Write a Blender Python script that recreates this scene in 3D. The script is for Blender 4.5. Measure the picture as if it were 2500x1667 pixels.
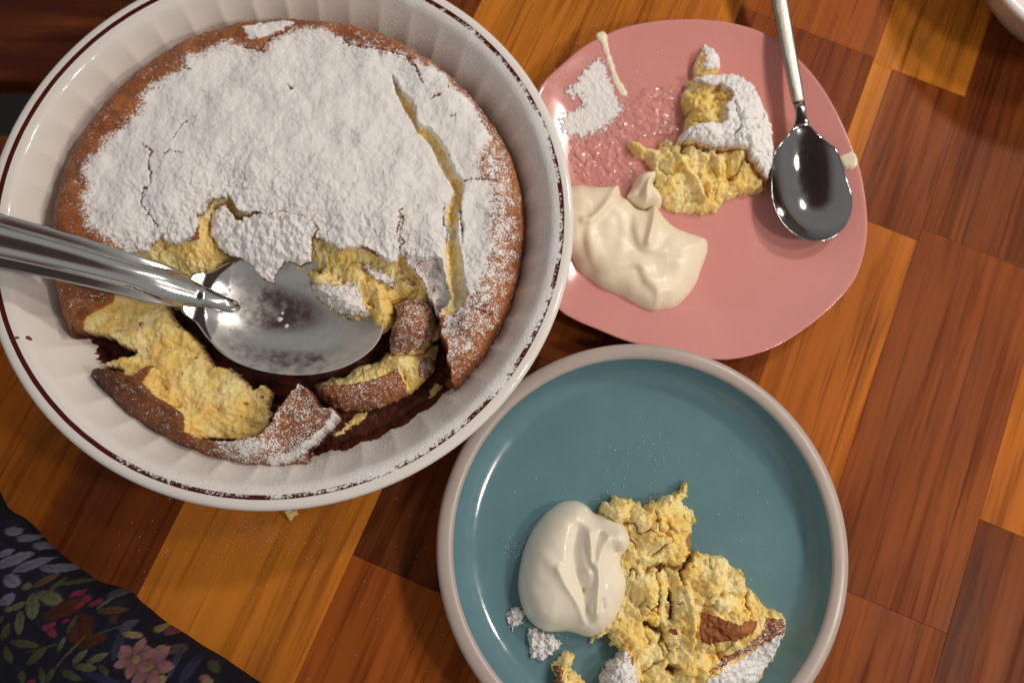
import bpy, math, random
import numpy as np
from mathutils import Matrix, Vector

for _o in list(bpy.data.objects):
    bpy.data.objects.remove(_o, do_unlink=True)
random.seed(7)
SC = bpy.context.scene
COL = SC.collection
CM = 0.01

# ------------------------------------------------------------------ camera
CAM_H = 44.0
TILT, SIDE = math.radians(13.5), math.radians(-1.5)
FPX = 2100.0                                   # focal length in pixels of the 2500 px wide photo
CROT = Matrix.Rotation(SIDE, 3, 'Y') @ Matrix.Rotation(TILT, 3, 'X')
cam_d = bpy.data.cameras.new('camera')
cam_d.sensor_width = 36.0
cam_d.lens = 36.0 * FPX / 2500.0
cam_d.clip_start = 0.01
cam_d.clip_end = 50.0
cam_d.dof.use_dof = True
cam_d.dof.focus_distance = 0.405
cam_d.dof.aperture_fstop = 6.5
cam = bpy.data.objects.new('camera', cam_d)
cam.matrix_world = Matrix.Translation((0, 0, CAM_H * CM)) @ CROT.to_4x4()
COL.objects.link(cam)
SC.camera = cam

# ------------------------------------------------------------------ room light
world = bpy.data.worlds.new('World')
SC.world = world
world.use_nodes = True
_wt = world.node_tree
bg = _wt.nodes['Background']
bg.inputs['Strength'].default_value = 0.92
_tc = _wt.nodes.new('ShaderNodeTexCoord')
_sp = _wt.nodes.new('ShaderNodeSeparateXYZ')
_cr = _wt.nodes.new('ShaderNodeValToRGB')
_wt.links.new(_tc.outputs['Generated'], _sp.inputs[0])
_wt.links.new(_sp.outputs['Z'], _cr.inputs['Fac'])
_wt.links.new(_cr.outputs['Color'], bg.inputs['Color'])
_e = _cr.color_ramp.elements                       # an indoor room: pale lit walls, dim ceiling, added red-brown band for spoon reflections
_e[0].position, _e[0].color = 0.0, (0.17, 0.16, 0.15, 1)
_e[1].position, _e[1].color = 1.0, (0.055, 0.046, 0.042, 1)
for _p, _c in ((0.45, (0.42, 0.405, 0.39, 1)), (0.78, (0.38, 0.37, 0.355, 1)), (0.90, (0.095, 0.050, 0.045, 1))):
    _k = _e.new(_p)
    _k.color = _c


def lamp(kind, name, loc, power, color, target=None, radius=2.0, size=None):
    d = bpy.data.lights.new(name, kind)
    d.energy = power
    d.color = color
    if kind == 'AREA':
        d.shape = 'RECTANGLE'
        d.size, d.size_y = size[0] * CM, size[1] * CM
    else:
        d.shadow_soft_size = radius * CM
    o = bpy.data.objects.new(name, d)
    o.location = [c * CM for c in loc]
    if target is not None:
        v = Vector([(t - c) for t, c in zip(target, loc)])
        o.rotation_euler = v.to_track_quat('-Z', 'Y').to_euler()
    COL.objects.link(o)
    return o


WARM = (1.0, 0.885, 0.77)
for (lx, ly, lz, e) in ((56, -12, 62, 6.6), (62, 20, 70, 5.2), (60, 60, 76, 11.5)):
    lamp('POINT', 'ceiling_spot', (lx, ly, lz), e, WARM, radius=4.6)

SC.view_settings.view_transform = 'Standard'
SC.view_settings.look = 'None'
SC.view_settings.gamma = 1.0
SC.view_settings.use_curve_mapping = False
SC.view_settings.exposure = 0.12

# ------------------------------------------------------------------ measuring helpers
_R = np.array(CROT)


def at(p, z=0.0):
    """table-space point (cm) at height z seen at photo pixel p"""
    d = _R @ np.array([p[0] - 1250.0, 833.5 - p[1], -FPX])
    k = (z - CAM_H) / d[2]
    return d[:2] * k


FRAMES = {'D': (0, 0, .9408), 'S': (0, 0, 1.0), 'Z1': (0, 0, 2.614), 'Z2': (700, 0, 2.614), 'Z3': (0, 450, 2.614),
          'Z4': (600, 500, 2.614), 'Z5': (1300, 0, 2.3233), 'Z6': (1050, 1050, 2.352), 'Z7': (0, 1000, 2.351),
          'Z8': (1800, 0, 2.24), 'A4': (0, 1230, 3.588), 'A5': (600, 1150, 3.033), 'A6': (1100, 0, 2.94),
          'A8': (0, 750, 3.136), 'B1': (340, 450, 4.182), 'B2': (720, 560, 5.2275), 'B3': (650, 780, 4.182),
          'B4': (120, 660, 3.485), 'B5': (1380, 350, 3.6475), 'B6': (1500, 60, 3.409), 'B7': (1240, 1190, 3.286),
          'B8': (1440, 1150, 3.033)}


def tr(fr, pts, z=0.0):
    """a list of traced points -> (n,2) array in cm at height z"""
    x0, y0, s = FRAMES[fr]
    return np.array([at((x0 + x / s, y0 + y / s), z) for x, y in pts])


def smooth_poly(P, n=6, closed=True):
    P = np.asarray(P, float)
    m = len(P)
    out = []
    rng = range(m if closed else m - 1)
    for i in rng:
        if closed:
            a, b, c, d = P[i - 1], P[i], P[(i + 1) % m], P[(i + 2) % m]
        else:
            a, b, c, d = P[max(i - 1, 0)], P[i], P[i + 1], P[min(i + 2, m - 1)]
        for k in range(n):
            t = k / n
            out.append(.5 * ((2 * b) + (c - a) * t + (2 * a - 5 * b + 4 * c - d) * t * t + (3 * b - a - 3 * c + d) * t ** 3))
    if not closed:
        out.append(P[-1])
    return np.array(out)


# ------------------------------------------------------------------ noise and distance fields (numpy)
def _hash(ix, iy, iz, seed):
    h = (ix * 374761393 + iy * 668265263 + iz * 2147483647 + seed * 974634777) & 0xFFFFFFFF
    h = ((h ^ (h >> 13)) * 1274126177) & 0xFFFFFFFF
    h = ((h ^ (h >> 16)) * 2246822519) & 0xFFFFFFFF
    return h ^ (h >> 15)


def _grad2(ix, iy, fx, fy, seed):
    a = (_hash(ix, iy, np.zeros_like(ix), seed) & 0xFFFF) * (2 * np.pi / 65536.0)
    return np.cos(a) * fx + np.sin(a) * fy


def noise(x, y, seed=0):
    x0 = np.floor(x).astype(np.int64)
    y0 = np.floor(y).astype(np.int64)
    fx, fy = x - x0, y - y0
    u = fx * fx * fx * (fx * (fx * 6 - 15) + 10)
    v = fy * fy * fy * (fy * (fy * 6 - 15) + 10)
    a = _grad2(x0, y0, fx, fy, seed)
    b = _grad2(x0 + 1, y0, fx - 1, fy, seed)
    c = _grad2(x0, y0 + 1, fx, fy - 1, seed)
    d = _grad2(x0 + 1, y0 + 1, fx - 1, fy - 1, seed)
    return 1.4 * ((a * (1 - u) + b * u) * (1 - v) + (c * (1 - u) + d * u) * v)


def fbm(x, y, oct=4, seed=0, gain=.5):
    s = np.zeros_like(x)
    a, f = 1.0, 1.0
    for i in range(oct):
        s += a * noise(x * f + 13.7 * i, y * f - 7.3 * i, seed + i)
        a *= gain
        f *= 2.03
    return s


def worley(x, y, seed=0):
    x0 = np.floor(x).astype(np.int64)
    y0 = np.floor(y).astype(np.int64)
    best = np.full(x.shape, 9.0)
    for dx in (-1, 0, 1):
        for dy in (-1, 0, 1):
            h = _hash(x0 + dx, y0 + dy, np.zeros_like(x0), seed)
            px_ = x0 + dx + (h & 0xFFFF) / 65536.0
            py_ = y0 + dy + ((h >> 16) & 0xFFFF) / 65536.0
            best = np.minimum(best, (x - px_) ** 2 + (y - py_) ** 2)
    return np.sqrt(best)


def seg_dist(x, y, P, closed):
    P = np.asarray(P, float)
    n = len(P)
    d2 = np.full(x.shape, 1e9)
    for i in range(n if closed else n - 1):
        a, b = P[i], P[(i + 1) % n]
        ex, ey = b - a
        L = ex * ex + ey * ey + 1e-12
        t = np.clip(((x - a[0]) * ex + (y - a[1]) * ey) / L, 0, 1)
        d2 = np.minimum(d2, (x - a[0] - t * ex) ** 2 + (y - a[1] - t * ey) ** 2)
    return np.sqrt(d2)


def sdf(x, y, P):
    """signed distance to a closed polygon, negative inside"""
    P = np.asarray(P, float)
    n = len(P)
    ins = np.zeros(x.shape, bool)
    for i in range(n):
        a, b = P[i], P[(i + 1) % n]
        if a[1] == b[1]:
            continue
        c = ((a[1] > y) != (b[1] > y)) & (x < (b[0] - a[0]) * (y - a[1]) / (b[1] - a[1]) + a[0])
        ins ^= c
    d = seg_dist(x, y, P, True)
    return np.where(ins, -d, d)


def sst(e0, e1, v):
    t = np.clip((v - e0) / (e1 - e0), 0, 1)
    return t * t * (3 - 2 * t)


def gauss(x, y, cx, cy, rx, ry=None, ang=0.0):
    ry = rx if ry is None else ry
    c, s = math.cos(ang), math.sin(ang)
    u, v = (x - cx) * c + (y - cy) * s, -(x - cx) * s + (y - cy) * c
    return np.exp(-(u / rx) ** 2 - (v / ry) ** 2)


# ------------------------------------------------------------------ mesh helpers
def tag(o, label=None, cat=None, group=None, kind=None):
    if label:
        o['label'] = label
    if cat:
        o['category'] = cat
    if group:
        o['group'] = group
    if kind:
        o['kind'] = kind
    return o


def mesh_obj(name, V, F, mat, parent=None, smooth=True, attrs=None, origin=None):
    """V in cm; F an (n,4) int array (quads) or list of tuples"""
    V = np.asarray(V, float) * CM
    if origin is not None:
        V = V - np.asarray(origin, float) * CM
    me = bpy.data.meshes.new(name)
    if isinstance(F, np.ndarray):
        nf, k = F.shape
        me.vertices.add(len(V))
        me.vertices.foreach_set('co', V.astype(np.float32).ravel())
        me.loops.add(nf * k)
        me.loops.foreach_set('vertex_index', F.astype(np.int32).ravel())
        me.polygons.add(nf)
        me.polygons.foreach_set('loop_start', np.arange(0, nf * k, k, dtype=np.int32))
        me.polygons.foreach_set('loop_total', np.full(nf, k, dtype=np.int32))
        me.update(calc_edges=True)
        me.validate()
    else:
        me.from_pydata([tuple(v) for v in V], [], [tuple(f) for f in F])
        me.update()
    if smooth:
        me.polygons.foreach_set('use_smooth', [True] * len(me.polygons))
    for k, a in (attrs or {}).items():
        a = np.asarray(a, np.float32)
        if a.ndim == 2:
            at_ = me.attributes.new(k, 'FLOAT_COLOR', 'POINT')
            at_.data.foreach_set('color', a.ravel())
        else:
            at_ = me.attributes.new(k, 'FLOAT', 'POINT')
            at_.data.foreach_set('value', a)
    if mat is not None:
        me.materials.append(mat)
    o = bpy.data.objects.new(name, me)
    if origin is not None:
        o.location = [c * CM for c in origin]
    o.parent = parent
    COL.objects.link(o)
    return o


def empty(name, loc=(0, 0, 0)):
    o = bpy.data.objects.new(name, None)
    o.empty_display_size = 0.01
    o.location = [c * CM for c in loc]
    COL.objects.link(o)
    return o


def lathe(profile, seg, mod=None):
    """profile [(r,z)], closed at both ends on the axis when r == 0"""
    th = np.linspace(0, 2 * np.pi, seg, endpoint=False)
    V, idx = [], []
    for k, (r, z) in enumerate(profile):
        if r == 0:
            idx.append([len(V)] * seg)
            V.append((0, 0, z))
        else:
            idx.append(list(range(len(V), len(V) + seg)))
            for t in th:
                rr, zz = (r, z) if mod is None else mod(k, r, z, t)
                V.append((rr * math.cos(t), rr * math.sin(t), zz))
    F = []
    for k in range(len(profile) - 1):
        for i in range(seg):
            j = (i + 1) % seg
            f = []
            for q in (idx[k][i], idx[k][j], idx[k + 1][j], idx[k + 1][i]):
                if q not in f:
                    f.append(q)
            F.append(f)
    return V, F


def field_solid(name, outline, top, mat, parent=None, step=.05, ragged=0.0, rscale=3.0, bottom=None, shift=None,
                wall=3, seed=1, origin=None, dist=None, taper=0.0):
    """A solid whose upper face is a height field inside an outline.
    top(x, y, d) -> (z, attrs) with d the distance in from the edge; bottom: a number (open underneath, walls reach it)
    or a function bottom(x, y, d, z) giving a full lower face; shift(x, y, z) -> sideways offsets for rough crumb."""
    outline = np.asarray(outline, float)
    lo, hi = outline.min(0) - .35, outline.max(0) + .35
    xs = np.arange(lo[0], hi[0], step)
    ys = np.arange(lo[1], hi[1], step)
    X, Y = np.meshgrid(xs, ys)
    S = sdf(X, Y, outline) if dist is None else dist(X, Y)
    if ragged:
        S = S + ragged * fbm(X * rscale, Y * rscale, 4, seed, .6)
    gy, gx = np.gradient(S, step)
    gl = np.sqrt(gx * gx + gy * gy) + 1e-6
    ins = S < 0
    cell = ins[:-1, :-1] | ins[1:, :-1] | ins[:-1, 1:] | ins[1:, 1:]
    used = np.zeros_like(ins)
    used[:-1, :-1] |= cell
    used[1:, :-1] |= cell
    used[:-1, 1:] |= cell
    used[1:, 1:] |= cell
    out = used & ~ins
    mv = np.clip(S, 0, step * 1.2)
    X = np.where(out, X - gx / gl * mv, X)
    Y = np.where(out, Y - gy / gl * mv, Y)
    d = np.where(ins, -S, 0.0)
    ids = np.full(ins.shape, -1, np.int64)
    ids[used] = np.arange(used.sum())
    x, y, dd = X[used], Y[used], d[used]
    z, attrs = top(x, y, dd)
    if shift is not None:
        sx, sy = shift(x, y, z)
        x, y = x + sx, y + sy
    V = np.c_[x, y, z]
    F = np.c_[ids[:-1, :-1][cell], ids[:-1, 1:][cell], ids[1:, 1:][cell], ids[1:, :-1][cell]]
    # boundary edges in order of the faces that own them
    E = np.concatenate([F[:, [0, 1]], F[:, [1, 2]], F[:, [2, 3]], F[:, [3, 0]]])
    key = np.sort(E, 1)
    key = key[:, 0] * (len(V) + 1) + key[:, 1]
    _, inv, cnt = np.unique(key, return_inverse=True, return_counts=True)
    B = E[cnt[inv] == 1]
    parts_V, parts_F = [V], [F]
    n0 = len(V)
    A = {k: [v] for k, v in attrs.items()}
    if callable(bottom):
        zb = bottom(x, y, dd, z)
        parts_V.append(np.c_[x, y, zb])
        parts_F.append(F[:, ::-1] + n0)
        parts_F.append(np.c_[B[:, 1], B[:, 0], B[:, 0] + n0, B[:, 1] + n0])
        for k in A:
            A[k].append(attrs[k])
    elif bottom is not None:
        bv = np.unique(B)
        mp = np.full(n0, -1, np.int64)
        mp[bv] = np.arange(len(bv))
        prev_off, prev_is_top = 0, True
        for w in range(1, wall + 1):
            f = w / wall
            zz = z[bv] * (1 - f) + bottom * f
            rn = noise(x[bv] * 4 + w * 9.1, y[bv] * 4, seed + 5) * ragged * .6
            bx, by = x[bv] + rn, y[bv] + rn
            if taper:
                bx, by = origin[0] + (bx - origin[0]) * (1 - taper * f), origin[1] + (by - origin[1]) * (1 - taper * f)
            parts_V.append(np.c_[bx, by, zz])
            off = n0 + (w - 1) * len(bv)
            if prev_is_top:
                parts_F.append(np.c_[B[:, 1], B[:, 0], mp[B[:, 0]] + off, mp[B[:, 1]] + off])
            else:
                parts_F.append(np.c_[mp[B[:, 1]] + prev_off, mp[B[:, 0]] + prev_off, mp[B[:, 0]] + off, mp[B[:, 1]] + off])
            prev_off, prev_is_top = off, False
            for k in A:
                A[k].append(attrs[k][bv])
    V = np.concatenate(parts_V)
    F = np.concatenate(parts_F)
    A = {k: np.concatenate(v) for k, v in A.items()}
    return mesh_obj(name, V, F, mat, parent, True, A, origin)


# ------------------------------------------------------------------ material helpers
class NT:
    def __init__(self, name):
        self.m = bpy.data.materials.new(name)
        self.m.use_nodes = True
        self.t = self.m.node_tree
        self.n = self.t.nodes
        self.b = self.n['Principled BSDF']

    def link(self, a, b):
        self.t.links.new(a, b)

    def new(self, ty, **kw):
        x = self.n.new(ty)
        for k, v in kw.items():
            setattr(x, k, v)
        return x

    def val(self, sock, v):
        if isinstance(v, (int, float)):
            sock.default_value = v
        elif isinstance(v, (tuple, list)):
            sock.default_value = tuple(v) if len(v) == 4 or sock.type == 'VECTOR' else (*v, 1)
        else:
            self.link(v, sock)

    def math(self, op, a, b=0.0, c=None, clamp=False):
        x = self.new('ShaderNodeMath', operation=op, use_clamp=clamp)
        self.val(x.inputs[0], a)
        self.val(x.inputs[1], b)
        if c is not None:
            self.val(x.inputs[2], c)
        return x.outputs[0]

    def attr(self, name, kind='GEOMETRY'):
        x = self.new('ShaderNodeAttribute', attribute_name=name, attribute_type=kind)
        return x

    def coord(self, scale=(1, 1, 1), which='Object', offset=None):
        tc = self.new('ShaderNodeTexCoord')
        mp = self.new('ShaderNodeMapping')
        mp.inputs['Scale'].default_value = scale
        self.link(tc.outputs[which], mp.inputs['Vector'])
        if offset is not None:
            self.link(offset, mp.inputs['Location'])
        return mp.outputs[0]

    def noise(self, vec, scale, detail=3.0, rough=.55, dist=0.0):
        x = self.new('ShaderNodeTexNoise')
        x.inputs['Scale'].default_value = scale
        x.inputs['Detail'].default_value = detail
        x.inputs['Roughness'].default_value = rough
        x.inputs['Distortion'].default_value = dist
        self.link(vec, x.inputs['Vector'])
        return x.outputs['Fac']

    def voro(self, vec, scale, feature='F1', rnd=1.0):
        x = self.new('ShaderNodeTexVoronoi', feature=feature)
        x.inputs['Scale'].default_value = scale
        x.inputs['Randomness'].default_value = rnd
        self.link(vec, x.inputs['Vector'])
        return x.outputs['Distance']

    def ramp(self, fac, a, b, lo=0.0, hi=1.0, smooth=True):
        x = self.new('ShaderNodeMapRange', interpolation_type='SMOOTHSTEP' if smooth else 'LINEAR')
        self.val(x.inputs['Value'], fac)
        self.val(x.inputs['From Min'], a)
        self.val(x.inputs['From Max'], b)
        self.val(x.inputs['To Min'], lo)
        self.val(x.inputs['To Max'], hi)
        return x.outputs[0]

    def mix(self, fac, a, b, blend='MIX'):
        x = self.new('ShaderNodeMix', data_type='RGBA', blend_type=blend)
        self.val(x.inputs[0], fac)
        self.val(x.inputs[6], a)
        self.val(x.inputs[7], b)
        return x.outputs[2]

    def bump(self, height, strength, dist, prev=None):
        x = self.new('ShaderNodeBump')
        x.inputs['Strength'].default_value = strength
        x.inputs['Distance'].default_value = dist
        self.link(height, x.inputs['Height'])
        if prev is not None:
            self.link(prev, x.inputs['Normal'])
        return x.outputs[0]

    def out(self, color=None, rough=None, normal=None, metal=None, sss=None, coat=None, spec=None):
        i = self.b.inputs
        if color is not None:
            self.val(i['Base Color'], color)
        if rough is not None:
            self.val(i['Roughness'], rough)
        if normal is not None:
            self.link(normal, i['Normal'])
        if metal is not None:
            self.val(i['Metallic'], metal)
        if spec is not None:
            i['Specular IOR Level'].default_value = spec
        if sss is not None:
            w, rad, sc = sss
            i['Subsurface Weight'].default_value = w
            i['Subsurface Radius'].default_value = rad
            i['Subsurface Scale'].default_value = sc
        if coat is not None:
            i['Coat Weight'].default_value = coat[0]
            i['Coat Roughness'].default_value = coat[1]
        return self.m


SUGAR = (0.84, 0.83, 0.83)


def mat_cake():
    """crust, crumb, burnt crust, painted pit shade and icing sugar, chosen by the mesh's own fields"""
    m = NT('baked_cake')
    v = m.coord()
    sug, crumb, burn_shade = m.attr('sugar').outputs['Fac'], m.attr('crumb').outputs['Fac'], m.attr('burn_shade').outputs['Fac']
    n_big = m.noise(v, 60, 4, .6)
    n_mid = m.noise(v, 260, 4, .6)
    n_fin = m.noise(v, 1100, 3, .65)
    crust = m.mix(m.ramp(n_big, .3, .7), (0.235, 0.066, 0.018), (0.43, 0.155, 0.048))
    crust = m.mix(m.ramp(n_mid, .42, .75, 0, .7), crust, (0.16, 0.040, 0.013))
    burnt = m.mix(m.ramp(n_mid, .3, .7), (0.022, 0.005, 0.003), (0.11, 0.020, 0.006))
    crust = m.mix(m.ramp(burn_shade, .12, .85), crust, burnt)
    cr = m.mix(m.ramp(n_big, .36, .60), (0.97, 0.83, 0.44), (0.92, 0.67, 0.21))
    cr = m.mix(m.ramp(n_mid, .50, .80, 0, .75), cr, (0.98, 0.90, 0.60))
    cr = m.mix(m.ramp(m.noise(v, 110, 2, .5, 1.0), .66, .78, 0, .75), cr, (0.80, 0.50, 0.03))
    cr = m.mix(m.ramp(m.noise(v, 330, 2, .5), .73, .80, 0, .7), cr, (0.34, 0.14, 0.03))
    cr = m.mix(m.ramp(burn_shade, .15, .9), cr, (0.30, 0.085, 0.018))
    k = m.ramp(m.math('ADD', crumb, m.math('MULTIPLY_ADD', n_mid, .5, -.25)), .40, .60)
    base = m.mix(k, crust, cr)
    sp = m.math('ADD', sug, m.math('MULTIPLY_ADD', n_fin, 1.15, -.575))
    sp = m.math('ADD', sp, m.math('MULTIPLY_ADD', n_mid, .70, -.35))
    sf = m.ramp(sp, .40, .66)
    col = m.mix(sf, base, m.mix(m.ramp(n_mid, .3, .7), SUGAR, (0.88, 0.865, 0.85)))
    vo = m.voro(v, 330)
    pores = m.ramp(m.voro(v, 620), .12, .42)
    pore2 = m.ramp(m.noise(v, 240, 2, .5), .36, .46)
    base = m.mix(m.math('MULTIPLY', k, m.math('SUBTRACT', .24, m.math('MULTIPLY', m.math('MULTIPLY', pores, pore2), .24))), base, (0.60, 0.29, 0.06))
    col = m.mix(sf, base, m.mix(m.ramp(n_mid, .3, .7), SUGAR, (0.88, 0.865, 0.85)))
    rough_h = m.math('ADD', m.math('MULTIPLY', n_mid, m.ramp(k, 0, 1, .8, .32)), m.math('MULTIPLY', n_fin, m.ramp(k, 0, 1, .45, .14)))
    rough_h = m.math('ADD', rough_h, m.math('MULTIPLY', vo, -.25))
    nrm = m.bump(rough_h, .48, .0011)
    nrm = m.bump(m.math('MULTIPLY', k, m.math('MULTIPLY', pores, pore2)), .32, .0010, nrm)
    rg = m.math('MAXIMUM', m.ramp(sf, 0, 1, .50, .95), m.math('MULTIPLY', k, .66))
    m.link(m.math('MULTIPLY', m.math('MULTIPLY', k, m.math('SUBTRACT', 1.0, sf)), .5), m.b.inputs['Subsurface Weight'])
    m.b.inputs['Subsurface Radius'].default_value = (1.0, .66, .26)
    m.b.inputs['Subsurface Scale'].default_value = .0045
    return m.out(col, rg, nrm, spec=.30)


def mat_sugar():
    m = NT('icing_sugar')
    v = m.coord()
    n1, n2 = m.noise(v, 300, 4, .6), m.noise(v, 1200, 3, .6)
    col = m.mix(n1, SUGAR, (0.90, 0.885, 0.88))
    return m.out(col, .95, m.bump(m.math('ADD', n1, n2), .6, .0009), spec=.2)


def mat_cream(name, tint, rg):
    m = NT(name)
    v = m.coord()
    n = m.noise(v, 45, 2, .5)
    col = m.mix(n, tint, tuple(c * .96 for c in tint))
    return m.out(col, m.ramp(m.noise(v, 90, 3, .6), .35, .7, rg[0], rg[1]), m.bump(m.math('ADD', m.noise(v, 120, 3, .5), m.math('MULTIPLY', m.ramp(m.voro(v, 260), .0, .18), .5)), .10, .0012),
                 sss=(.35, (1.0, .65, .35), .004), spec=.45)


def mat_ceramic(name, col, rough=.12, speck=.03, bumpd=.0002, bscale=60):
    m = NT(name)
    v = m.coord()
    n = m.noise(v, 25, 4, .6)
    n2 = m.noise(v, 900, 2, .5)
    c = m.mix(m.ramp(n, .3, .7, 0, 1), col, tuple(min(1, c * (1 + speck * 2)) for c in col))
    c = m.mix(m.ramp(n2, .60, .80, 0, speck * 4), c, tuple(c_ * .55 for c_ in col))
    dust = m.attr('dust').outputs['Fac']
    s = m.math('ADD', dust, m.math('MULTIPLY_ADD', m.noise(v, 750, 3, .65), 1.3, -.65))
    s = m.ramp(s, .42, .66)
    c = m.mix(s, c, SUGAR)
    film_ = m.ramp(m.noise(v, 38, 4, .6, 1.2), .45, .72, 0, 1)
    c = m.mix(m.math('MULTIPLY', film_, speck * 2.2), c, tuple(min(1, q_ * 1.25 + .03) for q_ in col))
    return m.out(c, m.math('ADD', m.ramp(s, 0, 1, rough, .9), m.math('MULTIPLY', film_, .10)), m.bump(m.noise(v, bscale, 2, .5), .35, bumpd))


def mat_wood():
    m = NT('acacia_wood')
    oi = m.new('ShaderNodeObjectInfo')
    rv = m.new('ShaderNodeVectorMath', operation='SCALE')
    rv.inputs[0].default_value = (3.1, 7.7, 1.3)
    m.link(oi.outputs['Random'], rv.inputs['Scale'])
    v1 = m.coord((1.6, 22, 22), offset=rv.outputs[0])
    v2 = m.coord((6, 160, 160), offset=rv.outputs[0])
    v3 = m.coord((3, 70, 70), offset=rv.outputs[0])
    big = m.noise(v1, 1.6, 5, .58, 1.4)
    mid = m.noise(v3, 1.2, 4, .6, .8)
    fine = m.noise(v2, 1.3, 3, .6, .3)
    tone = oi.outputs['Color']
    tone = m.mix(m.ramp(m.noise(m.coord((4, 14, 14), offset=rv.outputs[0]), 1.5, 3, .5, .6), .38, .70, 0, .55), tone, (0.27, 0.076, 0.014))
    dark = m.mix(1.0, tone, (0.34, 0.22, 0.17), 'MULTIPLY')
    lite = m.mix(1.0, tone, (1.35, 1.30, 1.15), 'MULTIPLY')
    c = m.mix(m.ramp(big, .34, .72), lite, tone)
    c = m.mix(m.ramp(big, .56, .74, 0, .72), c, dark)
    c = m.mix(m.ramp(mid, .50, .72, 0, .60), c, dark)
    c = m.mix(m.ramp(fine, .52, .74, 0, .60), c, dark)
    c = m.mix(m.ramp(m.noise(m.coord((10, 420, 420), offset=rv.outputs[0]), 1.0, 2, .5), .60, .72, 0, .55), c, dark)
    h = m.math('ADD', fine, m.math('MULTIPLY', mid, .5))
    return m.out(c, m.ramp(mid, .3, .8, .36, .50), m.bump(h, .22, .0005), spec=.07)


def mat_metal(name, col, rough, brushed=False, bump_k=.0):
    m = NT(name)
    v = m.coord()
    n = m.noise(v, 120, 4, .6)
    dust = m.attr('dust').outputs['Fac']
    s = m.math('ADD', dust, m.math('MULTIPLY_ADD', m.noise(v, 210, 5, .62), 1.0, -.5))
    s = m.ramp(s, .05, 1.10, 0, .9)
    c = m.mix(s, col, (0.46, 0.43, 0.40))
    r = m.ramp(n, .3, .75, rough, rough + (.16 if brushed else .07))
    r = m.mix(s, r, (.8, .8, .8))
    mt = m.ramp(s, 0, 1, 1.0, 0.0)
    hh = m.noise(m.coord((700, 30, 30)), 1.0, 3, .6) if brushed else n
    return m.out(c, r, m.bump(hh, .12 if brushed else .05, .0003), metal=mt)


M_CAKE = mat_cake()
M_SUGAR = mat_sugar()
M_CREAM = mat_cream('whipped_cream', (0.90, 0.80, 0.61), (.28, .44))
M_CREAM2 = mat_cream('yoghurt_cream', (0.88, 0.82, 0.69), (.17, .32))
M_WHITE = mat_ceramic('cream_white_glaze', (0.74, 0.70, 0.655), .10, .02)
M_PINK = mat_ceramic('pink_glaze', (0.64, 0.275, 0.255), .12, .02, .0006, 45)
M_BLUE = mat_ceramic('teal_glaze', (0.118, 0.225, 0.265), .10, .06, .0003, 50)
M_STONE = mat_ceramic('stoneware_rim', (0.42, 0.36, 0.33), .30, .05)
M_WOOD = mat_wood()
M_STEEL = mat_metal('polished_steel', (0.52, 0.52, 0.505), .09)
M_BRUSH = mat_metal('worn_steel', (0.34, 0.325, 0.29), .30, True)
M_STEEL2 = mat_metal('spoon_steel', (0.30, 0.30, 0.30), .06)

# ================================================================== setting: floor, bench, table
GR = math.radians(67.175)                       # direction of the wood grain
GV, NV = np.array([math.cos(GR), math.sin(GR)]), np.array([math.sin(GR), -math.cos(GR)])


def wood_board(name, s0, s1, t0, t1, ztop, thick, tone, parent, rot=GR, bevel=.05):
    """a board with softened edges; s along the grain, t across, local x = grain"""
    L, W, b = s1 - s0, t1 - t0, bevel
    V = []
    for (iz, ins) in ((-thick, 0), (-b, 0), (-b * .3, b * .3), (0, b)):
        for (sx, sy) in ((-1, -1), (1, -1), (1, 1), (-1, 1)):
            V.append((sx * (L / 2 - ins), sy * (W / 2 - ins), iz))
    F = [(3, 2, 1, 0)]
    for k in range(3):
        for i in range(4):
            j = (i + 1) % 4
            F.append((k * 4 + i, k * 4 + j, k * 4 + 4 + j, k * 4 + 4 + i))
    F.append((12, 13, 14, 15))
    o = mesh_obj(name, V, F, M_WOOD, parent, smooth=False)
    c = GV * (s0 + s1) / 2 + NV * (t0 + t1) / 2 if rot == GR else np.array([(s0 + s1) / 2, (t0 + t1) / 2])
    o.location = (c[0] * CM, c[1] * CM, ztop * CM)
    o.rotation_euler = (0, 0, rot)
    o.color = (*tone, 1)
    return o


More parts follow.
